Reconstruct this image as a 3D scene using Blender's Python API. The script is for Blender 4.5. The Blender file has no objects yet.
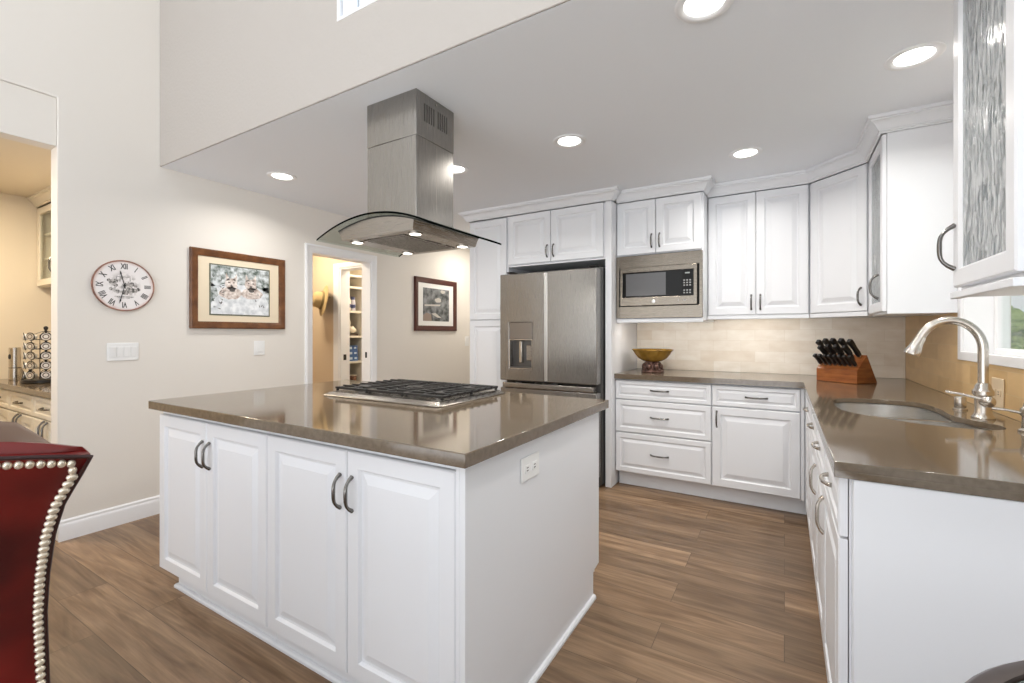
import bpy, bmesh, math, random
from mathutils import Vector, Matrix

# ------------------------------------------------------------------ camera, world, light, exposure
S = bpy.context.scene
COL = S.collection
S.view_settings.view_transform = 'Standard'
S.view_settings.look = 'None'
S.view_settings.gamma = 1.0
S.view_settings.use_curve_mapping = False
S.view_settings.exposure = 0.24

YAW = 0.5393
cam_d = bpy.data.cameras.new('camera')
cam = bpy.data.objects.new('camera', cam_d)
COL.objects.link(cam)
cam.location = (0, 0, 1.24)
cam.rotation_euler = (math.pi / 2, 0, YAW)
cam_d.sensor_width = 36.0
cam_d.lens = 36.0 * 455.2 / 1024
cam_d.shift_y = -(341.5 - 333.5) / 1024
cam_d.clip_start = 0.02
S.camera = cam

w = bpy.data.worlds.new('daylight')
S.world = w
w.use_nodes = True
bg = w.node_tree.nodes['Background']
WN, WL = w.node_tree.nodes, w.node_tree.links
wtc = WN.new('ShaderNodeTexCoord'); wsp = WN.new('ShaderNodeSeparateXYZ'); wmr = WN.new('ShaderNodeMapRange')
wmr.inputs['From Min'].default_value = -0.06; wmr.inputs['From Max'].default_value = 0.02
wmr.inputs['To Min'].default_value = 2.7; wmr.inputs['To Max'].default_value = 0.62      # lower half boosted as added fill for the ceiling, sky above
WL.new(wtc.outputs['Generated'], wsp.inputs[0]); WL.new(wsp.outputs['Z'], wmr.inputs[0]); WL.new(wmr.outputs[0], bg.inputs[1])
bg.inputs[0].default_value = (0.94, 0.965, 1.0, 1)


def area(name, loc, size, power, color=(1, 1, 1), rot=(0, 0, 0), shape='DISK', size_y=None, spread=math.pi):
    d = bpy.data.lights.new(name, 'AREA')
    d.shape = shape
    d.size = size
    if size_y:
        d.size_y = size_y
    d.energy = power
    d.color = color
    d.spread = spread
    o = bpy.data.objects.new(name, d)
    o.location = loc
    o.rotation_euler = rot
    COL.objects.link(o)
    return o


# the glazed rear wall of the living room, behind the camera
area('rear_glass_door_daylight', (-0.4, -3.9, 1.7), 5.0, 45, (0.95, 0.975, 1.0), (math.radians(98), 0, 0), 'RECTANGLE', 2.6)
# unseen fill lights added under the ceilings of the side rooms and hallway
area('side_room_fill_light', (-4.6, 0.5, 2.38), 0.3, 26, (1.0, 0.84, 0.62))
area('hall_fill_light', (-4.5, 2.9, 2.38), 0.3, 16, (1.0, 0.85, 0.64))
area('store_room_fill_light', (-4.1, 4.1, 2.38), 0.25, 14, (1.0, 0.90, 0.76))

area('hallway_fill_light', (-3.15, 4.75, 2.38), 0.3, 10, (1.0, 0.94, 0.84))  # added fill for the left wall, hidden behind the tall cabinets

# ------------------------------------------------------------------ materials
def mat(name, color, rough=0.5, metal=0.0, spec=0.5, **kw):
    m = bpy.data.materials.new(name)
    m.use_nodes = True
    b = m.node_tree.nodes['Principled BSDF']
    b.inputs['Base Color'].default_value = (*color, 1)
    b.inputs['Roughness'].default_value = rough
    b.inputs['Metallic'].default_value = metal
    b.inputs['Specular IOR Level'].default_value = spec
    for k, v in kw.items():
        b.inputs[k.replace('_', ' ')].default_value = v
    return m


def nt(m):
    return m.node_tree.nodes, m.node_tree.links, m.node_tree.nodes['Principled BSDF']


def noise_bump(m, scale=60, strength=0.1, dist=0.002, detail=2, stretch=None):
    N, L, b = nt(m)
    tc = N.new('ShaderNodeTexCoord')
    mp = N.new('ShaderNodeMapping')
    if stretch:
        mp.inputs['Scale'].default_value = stretch
    nz = N.new('ShaderNodeTexNoise')
    nz.inputs['Scale'].default_value = scale
    nz.inputs['Detail'].default_value = detail
    bp = N.new('ShaderNodeBump')
    bp.inputs['Strength'].default_value = strength
    bp.inputs['Distance'].default_value = dist
    L.new(tc.outputs['Object'], mp.inputs[0])
    L.new(mp.outputs[0], nz.inputs['Vector'])
    L.new(nz.outputs['Fac'], bp.inputs['Height'])
    L.new(bp.outputs[0], b.inputs['Normal'])
    return nz


def color_noise(m, c1, c2, scale=5, detail=4, lo=0.35, hi=0.65, stretch=None, dist=0.0):
    N, L, b = nt(m)
    tc = N.new('ShaderNodeTexCoord')
    mp = N.new('ShaderNodeMapping')
    if stretch:
        mp.inputs['Scale'].default_value = stretch
    nz = N.new('ShaderNodeTexNoise')
    nz.inputs['Scale'].default_value = scale
    nz.inputs['Detail'].default_value = detail
    nz.inputs['Distortion'].default_value = dist
    rp = N.new('ShaderNodeValToRGB')
    rp.color_ramp.elements[0].position = lo
    rp.color_ramp.elements[1].position = hi
    rp.color_ramp.elements[0].color = (*c1, 1)
    rp.color_ramp.elements[1].color = (*c2, 1)
    L.new(tc.outputs['Object'], mp.inputs[0])
    L.new(mp.outputs[0], nz.inputs['Vector'])
    L.new(nz.outputs['Fac'], rp.inputs[0])
    L.new(rp.outputs[0], b.inputs['Base Color'])
    return rp


M = {}
M['cab'] = mat('white_cabinet_paint', (0.775, 0.785, 0.81), 0.32)
M['cream_cab'] = mat('cream_cabinet_paint', (0.80, 0.74, 0.62), 0.35)
M['trim'] = mat('white_trim_paint', (0.86, 0.86, 0.87), 0.35)
M['wall'] = mat('greige_wall_paint', (0.78, 0.74, 0.685), 0.85, spec=0.2)
noise_bump(M['wall'], 120, 0.12, 0.002)
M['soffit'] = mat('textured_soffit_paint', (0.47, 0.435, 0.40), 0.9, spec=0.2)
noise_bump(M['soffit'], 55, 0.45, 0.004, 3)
M['ceil'] = mat('ceiling_paint', (0.85, 0.872, 0.91), 0.9, spec=0.2)
noise_bump(M['ceil'], 40, 0.15, 0.003)
M['tan'] = mat('tan_wall_paint', (0.70, 0.56, 0.40), 0.85, spec=0.2)
M['cream'] = mat('cream_wall_paint', (0.78, 0.70, 0.575), 0.85, spec=0.2)
M['dark'] = mat('dark_gap', (0.015, 0.014, 0.013), 0.7)
M['black'] = mat('black_plastic', (0.012, 0.011, 0.011), 0.35)
M['iron'] = mat('cast_iron', (0.014, 0.013, 0.013), 0.4)
M['glassblack'] = mat('black_glass', (0.012, 0.012, 0.012), 0.1, spec=0.18)
M['steel'] = mat('brushed_steel', (0.36, 0.335, 0.305), 0.24, 1.0)
M['steel_v'] = mat('brushed_steel_vertical', (0.325, 0.31, 0.29), 0.26, 1.0)
M['steel_h'] = mat('brushed_bronze_steel', (0.235, 0.205, 0.17), 0.24, 1.0)
for k, st in (('steel', (1, 1, 60)), ('steel_h', (1, 1, 60)), ('steel_v', (60, 60, 1))):
    N, L, b = nt(M[k])
    tc = N.new('ShaderNodeTexCoord'); mp = N.new('ShaderNodeMapping'); mp.inputs['Scale'].default_value = st
    nz = N.new('ShaderNodeTexNoise'); nz.inputs['Scale'].default_value = 8
    mr = N.new('ShaderNodeMapRange'); mr.inputs['To Min'].default_value = 0.18; mr.inputs['To Max'].default_value = 0.34
    L.new(tc.outputs['Object'], mp.inputs[0]); L.new(mp.outputs[0], nz.inputs['Vector'])
    L.new(nz.outputs['Fac'], mr.inputs[0]); L.new(mr.outputs[0], b.inputs['Roughness'])
M['sinksteel'] = mat('sink_steel', (0.86, 0.85, 0.83), 0.24, 1.0)
M['brightsteel'] = mat('bright_satin_steel', (0.82, 0.81, 0.79), 0.38, 1.0)
M['nickel'] = mat('satin_nickel', (0.58, 0.54, 0.49), 0.24, 1.0)
M['pull'] = mat('dark_nickel_pull', (0.20, 0.19, 0.18), 0.22, 1.0)
M['slotdark'] = mat('vent_slot_dark', (0.05, 0.045, 0.04), 0.6)
M['white'] = mat('white_plastic', (0.85, 0.85, 0.84), 0.3)
M['tanp'] = mat('tan_plastic', (0.70, 0.56, 0.38), 0.3)
M['alm'] = mat('almond_plastic', (0.80, 0.74, 0.64), 0.35)
M['lamp'] = mat('lamp_lens', (0.9, 0.9, 0.88), 0.4)
M['lamp'].node_tree.nodes['Principled BSDF'].inputs['Emission Color'].default_value = (1, 0.98, 0.93, 1)
M['lamp'].node_tree.nodes['Principled BSDF'].inputs['Emission Strength'].default_value = 6.0
M['leather'] = mat('oxblood_leather', (0.105, 0.008, 0.009), 0.30, spec=0.5)
noise_bump(M['leather'], 160, 0.12, 0.001)
color_noise(M['leather'], (0.055, 0.004, 0.006), (0.19, 0.013, 0.011), 5, 3)
M['piping'] = mat('dark_leather_piping', (0.03, 0.008, 0.008), 0.4)
M['sheenleather'] = mat('leather_painted_sheen', (0.20, 0.125, 0.085), 0.4)  # room light reflected on the red leather, put into the base colour
M['nail'] = mat('antique_pewter_nail', (0.88, 0.79, 0.65), 0.3, 0.6)
M['darkwood'] = mat('dark_wood', (0.035, 0.018, 0.012), 0.3)
M['frame1'] = mat('walnut_frame', (0.22, 0.085, 0.03), 0.28)
color_noise(M['frame1'], (0.10, 0.036, 0.011), (0.20, 0.08, 0.027), 12, 3, stretch=(1, 0.15, 1))
M['frame2'] = mat('mahogany_frame', (0.075, 0.018, 0.012), 0.3)
M['cork'] = mat('mat_board_cream', (0.80, 0.69, 0.52), 0.8)
M['matwhite'] = mat('mat_board_white', (0.84, 0.83, 0.81), 0.8)
M['green_mat'] = mat('mat_board_green', (0.13, 0.14, 0.10), 0.8)
M['blockwood'] = mat('cherry_block_wood', (0.26, 0.075, 0.018), 0.32)
color_noise(M['blockwood'], (0.22, 0.06, 0.014), (0.36, 0.12, 0.03), 9, 4, stretch=(1, 1, 6))
M['amber'] = mat('amber_bowl_glaze', (0.26, 0.14, 0.018), 0.25)
color_noise(M['amber'], (0.19, 0.10, 0.012), (0.36, 0.20, 0.03), 14, 3, stretch=(1, 1, 0.3))
M['bronze'] = mat('bronze_base', (0.11, 0.055, 0.038), 0.35, 0.4)
color_noise(M['bronze'], (0.045, 0.022, 0.016), (0.24, 0.13, 0.10), 40, 3)
M['straw'] = mat('straw', (0.50, 0.36, 0.17), 0.8)
noise_bump(M['straw'], 200, 0.5, 0.003)
M['strawdark'] = mat('hat_lining', (0.16, 0.15, 0.13), 0.8)
M['blue'] = mat('blue_carton', (0.05, 0.12, 0.30), 0.5)
M['brown'] = mat('brown_basket', (0.22, 0.10, 0.06), 0.7)
color_noise(M['brown'], (0.10, 0.04, 0.03), (0.36, 0.19, 0.12), 40, 3)
M['pale'] = mat('pale_ceramic', (0.78, 0.70, 0.56), 0.4)
M['lav'] = mat('pale_grey_bottle', (0.50, 0.49, 0.55), 0.4)
M['navy'] = mat('navy_cap', (0.07, 0.08, 0.18), 0.4)
M['foil'] = mat('foil_lid', (0.72, 0.70, 0.68), 0.35, 0.6)
M['grass'] = mat('lawn', (0.10, 0.20, 0.03), 0.9)
color_noise(M['grass'], (0.09, 0.15, 0.025), (0.22, 0.30, 0.07), 8, 4)
M['hedge'] = mat('hedge_leaves', (0.13, 0.22, 0.04), 0.8)
color_noise(M['hedge'], (0.14, 0.24, 0.04), (0.42, 0.52, 0.16), 14, 6)

# glossy quartz worktop
m = M['quartz'] = mat('taupe_quartz', (0.15, 0.115, 0.082), 0.085, spec=0.85)
color_noise(m, (0.118, 0.087, 0.057), (0.165, 0.125, 0.086), 55, 6, 0.3, 0.75)

# travertine tiles
def tile_mat(name, horizontal, c1, c2, grout):
    m = mat(name, c1, 0.35)
    N, L, b = nt(m)
    geo = N.new('ShaderNodeNewGeometry')
    sp = N.new('ShaderNodeSeparateXYZ'); cb = N.new('ShaderNodeCombineXYZ')
    L.new(geo.outputs['Position'], sp.inputs[0])
    L.new(sp.outputs[horizontal], cb.inputs['X'])
    ad = N.new('ShaderNodeMath'); ad.operation = 'ADD'; ad.inputs[1].default_value = -0.914
    L.new(sp.outputs['Z'], ad.inputs[0]); L.new(ad.outputs[0], cb.inputs['Y'])
    br = N.new('ShaderNodeTexBrick')
    br.inputs['Scale'].default_value = 1
    br.inputs['Brick Width'].default_value = 0.21
    br.inputs['Row Height'].default_value = 0.089
    br.inputs['Mortar Size'].default_value = 0.0018
    br.inputs['Mortar Smooth'].default_value = 0.3
    br.inputs['Color1'].default_value = (*c1, 1)
    br.inputs['Color2'].default_value = (*c2, 1)
    br.inputs['Mortar'].default_value = (*grout, 1)
    L.new(cb.outputs[0], br.inputs['Vector'])
    nz = N.new('ShaderNodeTexNoise'); nz.inputs['Scale'].default_value = 7; nz.inputs['Detail'].default_value = 6
    mp = N.new('ShaderNodeMapping'); mp.inputs['Scale'].default_value = (1, 2.2, 1)
    L.new(cb.outputs[0], mp.inputs[0]); L.new(mp.outputs[0], nz.inputs['Vector'])
    rp = N.new('ShaderNodeValToRGB')
    rp.color_ramp.elements[0].position = 0.32; rp.color_ramp.elements[1].position = 0.66
    rp.color_ramp.elements[0].color = (0.90, 0.87, 0.83, 1); rp.color_ramp.elements[1].color = (1.0, 1.0, 1.0, 1)
    L.new(nz.outputs['Fac'], rp.inputs[0])
    mx = N.new('ShaderNodeMix'); mx.data_type = 'RGBA'; mx.blend_type = 'MULTIPLY'; mx.inputs['Factor'].default_value = 1.0
    L.new(br.outputs['Color'], mx.inputs[6]); L.new(rp.outputs[0], mx.inputs[7])
    L.new(mx.outputs[2], b.inputs['Base Color'])
    bp = N.new('ShaderNodeBump'); bp.inputs['Strength'].default_value = 0.3; bp.inputs['Distance'].default_value = 0.002; bp.invert = True
    L.new(br.outputs['Fac'], bp.inputs['Height']); L.new(bp.outputs[0], b.inputs['Normal'])
    return m


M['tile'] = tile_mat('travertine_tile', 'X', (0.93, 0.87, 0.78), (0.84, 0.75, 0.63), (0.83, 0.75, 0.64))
M['tile_shaded'] = tile_mat('travertine_tile_painted_shade', 'Y', (0.72, 0.50, 0.25), (0.61, 0.41, 0.19), (0.66, 0.49, 0.28))  # same travertine, darker and warmer: the window wall's shade is in the colour

# plank floor
m = M['floor'] = mat('oak_plank_floor', (0.25, 0.15, 0.09), 0.38, spec=0.4)
N, L, b = nt(m)
geo = N.new('ShaderNodeNewGeometry')
br = N.new('ShaderNodeTexBrick')
br.offset = 0.37; br.offset_frequency = 2
br.inputs['Scale'].default_value = 1
br.inputs['Brick Width'].default_value = 1.22
br.inputs['Row Height'].default_value = 0.182
br.inputs['Mortar Size'].default_value = 0.0014
br.inputs['Mortar Smooth'].default_value = 0.2
br.inputs['Color1'].default_value = (0, 0, 0, 1); br.inputs['Color2'].default_value = (1, 1, 1, 1); br.inputs['Mortar'].default_value = (0.5, 0.5, 0.5, 1)
L.new(geo.outputs['Position'], br.inputs['Vector'])
sc = N.new('ShaderNodeVectorMath'); sc.operation = 'SCALE'; sc.inputs['Scale'].default_value = 9.0
L.new(br.outputs['Color'], sc.inputs[0])
ad = N.new('ShaderNodeVectorMath'); ad.operation = 'ADD'
L.new(geo.outputs['Position'], ad.inputs[0]); L.new(sc.outputs[0], ad.inputs[1])
mp = N.new('ShaderNodeMapping'); mp.inputs['Scale'].default_value = (0.9, 9, 1)
L.new(ad.outputs[0], mp.inputs[0])
nz = N.new('ShaderNodeTexNoise'); nz.inputs['Scale'].default_value = 1.6; nz.inputs['Detail'].default_value = 7; nz.inputs['Distortion'].default_value = 1.3
L.new(mp.outputs[0], nz.inputs['Vector'])
rp = N.new('ShaderNodeValToRGB'); rp.color_ramp.elements[0].position = 0.30; rp.color_ramp.elements[1].position = 0.70
rp.color_ramp.elements[0].color = (0.135, 0.076, 0.038, 1); rp.color_ramp.elements[1].color = (0.300, 0.196, 0.116, 1)
L.new(nz.outputs['Fac'], rp.inputs[0])
mp3 = N.new('ShaderNodeMapping'); mp3.inputs['Scale'].default_value = (0.55, 5.5, 1)
L.new(ad.outputs[0], mp3.inputs[0])
nz3 = N.new('ShaderNodeTexNoise'); nz3.inputs['Scale'].default_value = 1.1; nz3.inputs['Detail'].default_value = 1.5; nz3.inputs['Distortion'].default_value = 0.5
L.new(mp3.outputs[0], nz3.inputs['Vector'])
rg = N.new('ShaderNodeMath'); rg.operation = 'MULTIPLY'; rg.inputs[1].default_value = 95.0; L.new(nz3.outputs['Fac'], rg.inputs[0])
rs = N.new('ShaderNodeMath'); rs.operation = 'SINE'; L.new(rg.outputs[0], rs.inputs[0])
rm = N.new('ShaderNodeMapRange'); rm.inputs['From Min'].default_value = -1.0; rm.inputs['To Min'].default_value = 0.90; rm.inputs['To Max'].default_value = 1.05
L.new(rs.outputs[0], rm.inputs[0])
mp2 = N.new('ShaderNodeMapping'); mp2.inputs['Scale'].default_value = (5, 120, 1)
L.new(ad.outputs[0], mp2.inputs[0])
nz2 = N.new('ShaderNodeTexNoise'); nz2.inputs['Scale'].default_value = 1.5; nz2.inputs['Detail'].default_value = 3
L.new(mp2.outputs[0], nz2.inputs['Vector'])
mr2 = N.new('ShaderNodeMapRange'); mr2.inputs['To Min'].default_value = 0.70; mr2.inputs['To Max'].default_value = 1.24
L.new(nz2.outputs['Fac'], mr2.inputs[0])
mrp = N.new('ShaderNodeMapRange'); mrp.inputs['To Min'].default_value = 0.76; mrp.inputs['To Max'].default_value = 1.22
L.new(br.outputs['Color'], mrp.inputs[0])
ml = N.new('ShaderNodeMath'); ml.operation = 'MULTIPLY'; L.new(mr2.outputs[0], ml.inputs[0]); L.new(mrp.outputs[0], ml.inputs[1])
mo = N.new('ShaderNodeMath'); mo.operation = 'MULTIPLY_ADD'; mo.inputs[1].default_value = -0.55; mo.inputs[2].default_value = 1.0
L.new(br.outputs['Fac'], mo.inputs[0])
ml2 = N.new('ShaderNodeMath'); ml2.operation = 'MULTIPLY'; L.new(ml.outputs[0], ml2.inputs[0]); L.new(mo.outputs[0], ml2.inputs[1])
ml3 = N.new('ShaderNodeMath'); ml3.operation = 'MULTIPLY'; L.new(ml2.outputs[0], ml3.inputs[0]); L.new(rm.outputs[0], ml3.inputs[1])
vs = N.new('ShaderNodeVectorMath'); vs.operation = 'SCALE'
L.new(rp.outputs[0], vs.inputs[0]); L.new(ml3.outputs[0], vs.inputs['Scale'])
L.new(vs.outputs[0], b.inputs['Base Color'])
bp = N.new('ShaderNodeBump'); bp.inputs['Strength'].default_value = 0.15; bp.inputs['Distance'].default_value = 0.002
L.new(nz2.outputs['Fac'], bp.inputs['Height']); L.new(bp.outputs[0], b.inputs['Normal'])


def clear_glass(name, tint, refl=0.12, rough=0.02, bump=None):
    m = bpy.data.materials.new(name); m.use_nodes = True
    N, L = m.node_tree.nodes, m.node_tree.links
    N.remove(N['Principled BSDF'])
    t = N.new('ShaderNodeBsdfTransparent'); t.inputs[0].default_value = (*tint, 1)
    g = N.new('ShaderNodeBsdfGlossy'); g.inputs['Roughness'].default_value = rough
    fr = N.new('ShaderNodeLayerWeight'); fr.inputs['Blend'].default_value = 0.2
    mr = N.new('ShaderNodeMapRange'); mr.inputs['To Min'].default_value = refl * 0.4; mr.inputs['To Max'].default_value = min(1.0, refl * 4)
    L.new(fr.outputs['Fresnel'], mr.inputs[0])
    mx = N.new('ShaderNodeMixShader')
    L.new(mr.outputs[0], mx.inputs[0]); L.new(t.outputs[0], mx.inputs[1]); L.new(g.outputs[0], mx.inputs[2])
    L.new(mx.outputs[0], N['Material Output'].inputs[0])
    return m


M['pane'] = clear_glass('window_glass', (0.97, 0.99, 0.98), 0.06)
M['hoodglass'] = clear_glass('hood_canopy_glass', (0.86, 0.90, 0.87), 0.08)
M['edgeglass'] = mat('polished_glass_edge', (0.002, 0.003, 0.003), 0.6, spec=0.0)
M['picglass'] = clear_glass('picture_glass', (0.99, 0.99, 0.99), 0.05)
m = M['rain'] = mat('rain_glass', (0.66, 0.68, 0.69), 0.12)
N, L, b = nt(m)
tc = N.new('ShaderNodeTexCoord'); mp = N.new('ShaderNodeMapping'); mp.inputs['Scale'].default_value = (60, 60, 11)
nz = N.new('ShaderNodeTexNoise'); nz.inputs['Scale'].default_value = 1.5; nz.inputs['Detail'].default_value = 2; nz.inputs['Distortion'].default_value = 0.8
bp = N.new('ShaderNodeBump'); bp.inputs['Strength'].default_value = 0.9; bp.inputs['Distance'].default_value = 0.006
L.new(tc.outputs['Object'], mp.inputs[0]); L.new(mp.outputs[0], nz.inputs['Vector']); L.new(nz.outputs['Fac'], bp.inputs['Height']); L.new(bp.outputs[0], b.inputs['Normal'])
tr_ = N.new('ShaderNodeBsdfTransparent'); tr_.inputs[0].default_value = (0.95, 0.97, 0.97, 1)
mr = N.new('ShaderNodeMapRange'); mr.inputs['From Min'].default_value = 0.38; mr.inputs['From Max'].default_value = 0.62; mr.inputs['To Min'].default_value = 0.10; mr.inputs['To Max'].default_value = 0.85
L.new(nz.outputs['Fac'], mr.inputs[0])
mx = N.new('ShaderNodeMixShader')
L.new(mr.outputs[0], mx.inputs[0]); L.new(tr_.outputs[0], mx.inputs[1]); L.new(b.outputs[0], mx.inputs[2])
L.new(mx.outputs[0], N['Material Output'].inputs[0])

# ------------------------------------------------------------------ geometry helpers
class MB:
    """collects shapes and links them as one mesh object"""
    def __init__(s):
        s.bm = bmesh.new()
        s.mi = 0

    def face(s, vs):
        try:
            f = s.bm.faces.new(vs)
            f.material_index = s.mi
            return f
        except ValueError:
            return None

    def box(s, x0, y0, z0, x1, y1, z1):
        v = [s.bm.verts.new((x, y, z)) for x in (x0, x1) for y in (y0, y1) for z in (z0, z1)]
        for q in ((0, 1, 3, 2), (4, 6, 7, 5), (0, 4, 5, 1), (2, 3, 7, 6), (0, 2, 6, 4), (1, 5, 7, 3)):
            s.face([v[i] for i in q])
        return s

    def loops(s, loops, cap0=True, cap1=True, close=False):
        R = [[s.bm.verts.new(p) for p in lp] for lp in loops]
        n = len(R[0])
        pairs = list(zip(R, R[1:])) + ([(R[-1], R[0])] if close else [])
        for a, b in pairs:
            for i in range(n):
                j = (i + 1) % n
                s.face([a[i], a[j], b[j], b[i]])
        if not close:
            if cap0:
                s.face(list(reversed(R[0])))
            if cap1:
                s.face(R[-1])
        return s

    def prism(s, poly, axis, lo, hi):
        def P(u, v, t):
            return {'x': (t, u, v), 'y': (u, t, v), 'z': (u, v, t)}[axis]
        return s.loops([[P(u, v, lo) for u, v in poly], [P(u, v, hi) for u, v in poly]])

    def plate(s, outer, holes, axis, lo, hi):
        """flat slab with holes, extruded along axis"""
        def P(u, v, t):
            return {'x': (t, u, v), 'y': (u, t, v), 'z': (u, v, t)}[axis]
        sides = []
        for t in (lo, hi):
            edges, rings = [], []
            for ring in [outer] + holes:
                vs = [s.bm.verts.new(P(u, v, t)) for u, v in ring]
                rings.append(vs)
                for i in range(len(vs)):
                    edges.append(s.bm.edges.new((vs[i], vs[(i + 1) % len(vs)])))
            r = bmesh.ops.triangle_fill(s.bm, edges=edges, use_beauty=True, use_dissolve=False)
            for g in r['geom']:
                if isinstance(g, bmesh.types.BMFace):
                    g.material_index = s.mi
            sides.append(rings)
        for ra, rb in zip(*sides):
            for i in range(len(ra)):
                j = (i + 1) % len(ra)
                s.face([ra[i], ra[j], rb[j], rb[i]])
        return s

    def tube(s, pts, r, n=8, flat=1.0, closed=False):
        pts = [Vector(p) for p in pts]
        rs = r if isinstance(r, (list, tuple)) else [r] * len(pts)
        loops, ref = [], None
        for i, p in enumerate(pts):
            if closed:
                t = pts[(i + 1) % len(pts)] - pts[i - 1]
            else:
                t = pts[min(i + 1, len(pts) - 1)] - pts[max(i - 1, 0)]
            t.normalize()
            if ref is None:
                ref = Vector((0, 0, 1)) if abs(t.z) < 0.9 else Vector((1, 0, 0))
            u = (ref - t * ref.dot(t)).normalized()
            ref = u
            v = t.cross(u)
            loops.append([p + (u * math.cos(2 * math.pi * k / n) * flat + v * math.sin(2 * math.pi * k / n)) * rs[i] for k in range(n)])
        return s.loops(loops, close=closed)

    def lathe(s, prof, n=32, mtx=None, cap0=True, cap1=True):
        mtx = mtx or Matrix()
        loops = [[mtx @ Vector((r * math.cos(2 * math.pi * k / n), r * math.sin(2 * math.pi * k / n), z)) for k in range(n)] for r, z in prof]
        return s.loops(loops, cap0, cap1)

    def ball(s, c, rx, ry=None, rz=None, nu=14, nv=8, mtx=None):
        ry = ry or rx; rz = rz or rx
        loops = []
        for i in range(nv + 1):
            a = -math.pi / 2 + math.pi * (i + 0.02 if i == 0 else i - 0.02 if i == nv else i) / nv
            lp = []
            for k in range(nu):
                q = Vector((rx * math.cos(a) * math.cos(2 * math.pi * k / nu), ry * math.cos(a) * math.sin(2 * math.pi * k / nu), rz * math.sin(a)))
                if mtx:
                    q = mtx @ q
                lp.append(Vector(c) + q)
            loops.append(lp)
        return s.loops(loops)

    def sweep(s, path, prof, side=1, closed=False):
        """profile (outward, z) swept along a plan polyline with mitred corners; outward = right of travel * side"""
        n = len(path)
        loops = []
        for i, p in enumerate(path):
            p = Vector((p[0], p[1]))
            nrm = []
            if closed or i > 0:
                d = (p - Vector(path[i - 1][:2])).normalized(); nrm.append(Vector((d.y, -d.x)) * side)
            if closed or i < n - 1:
                d = (Vector(path[(i + 1) % n][:2]) - p).normalized(); nrm.append(Vector((d.y, -d.x)) * side)
            if len(nrm) == 2:
                bs = (nrm[0] + nrm[1]).normalized()
                bs = bs / max(0.2, bs.dot(nrm[0]))
            else:
                bs = nrm[0]
            loops.append([(p.x + bs.x * o, p.y + bs.y * o, z) for o, z in prof])
        return s.loops(loops, close=closed)

    def rings(s, x0, z0, x1, z1, rr, y=0.0, th=0.02):
        """panel facing -y: nested rectangles (inset, depth into the panel)"""
        lp = [[(x0, y + th, z0), (x1, y + th, z0), (x1, y + th, z1), (x0, y + th, z1)]]
        for ins, d in rr:
            lp.append([(x0 + ins, y + d, z0 + ins), (x1 - ins, y + d, z0 + ins), (x1 - ins, y + d, z1 - ins), (x0 + ins, y + d, z1 - ins)])
        return s.loops(lp)

    def frame(s, x0, z0, x1, z1, inset, y=0.0, th=0.02, bev=0.006):
        """open rectangular frame facing -y"""
        def R(i, d):
            return [(x0 + i, y + d, z0 + i), (x1 - i, y + d, z0 + i), (x1 - i, y + d, z1 - i), (x0 + i, y + d, z1 - i)]
        return s.loops([R(0, th), R(0, bev * 0.6), R(bev * 0.6, 0), R(inset - bev, 0), R(inset, bev), R(inset, th)], close=True)

    def build(s, name, mats, parent=None, bevel=0, smooth=30, loc=None, seg=2):
        bmesh.ops.recalc_face_normals(s.bm, faces=s.bm.faces[:])
        me = bpy.data.meshes.new(name)
        s.bm.to_mesh(me); s.bm.free()
        for mm in (mats if isinstance(mats, (list, tuple)) else [mats]):
            me.materials.append(mm if not isinstance(mm, str) else M[mm])
        o = bpy.data.objects.new(name, me)
        COL.objects.link(o)
        if parent:
            o.parent = parent
        if loc:
            o.location = loc
        if smooth:
            for p in me.polygons:
                p.use_smooth = True
            me.set_sharp_from_angle(angle=math.radians(smooth))
        if bevel:
            md = o.modifiers.new('bevel', 'BEVEL')
            md.width = bevel; md.segments = seg; md.limit_method = 'ANGLE'; md.angle_limit = math.radians(40)
            md.harden_normals = False
        return o


def tag(o, label, cat, group=None):
    o['label'] = label; o['category'] = cat
    if group:
        o['group'] = group
    return o


def thing(name, label, cat, loc=(0, 0, 0), rz=0.0, group=None):
    o = bpy.data.objects.new(name, None)
    COL.objects.link(o)
    o.location = loc; o.rotation_euler = (0, 0, rz)
    o.empty_display_size = 0.1
    return tag(o, label, cat, group)


def struct(o):
    o['kind'] = 'structure'
    return o


def dup(root, loc, rz, label=None):
    r = root.copy(); COL.objects.link(r); r.location = loc; r.rotation_euler = (0, 0, rz)
    if label:
        r['label'] = label
    for ch in list(root.children):
        c = ch.copy(); COL.objects.link(c); c.parent = r
        for g in ch.children:
            d = g.copy(); COL.objects.link(d); d.parent = c
    return r


# ------------------------------------------------------------------ the room
LW, BW, RW, CZ, SY = -3.71, 4.28, 0.76, 2.395, 1.45     # left wall, back wall, right wall, kitchen ceiling, soffit face
HZ = 3.8
struct(MB().plate([(-6.2, -1.6), (2.4, -1.6), (2.4, 1.4), (RW + 0.16, 1.4), (RW + 0.16, 5.6), (-6.2, 5.6)], [], 'z', -0.06, 0).build('floor', 'floor'))

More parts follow.
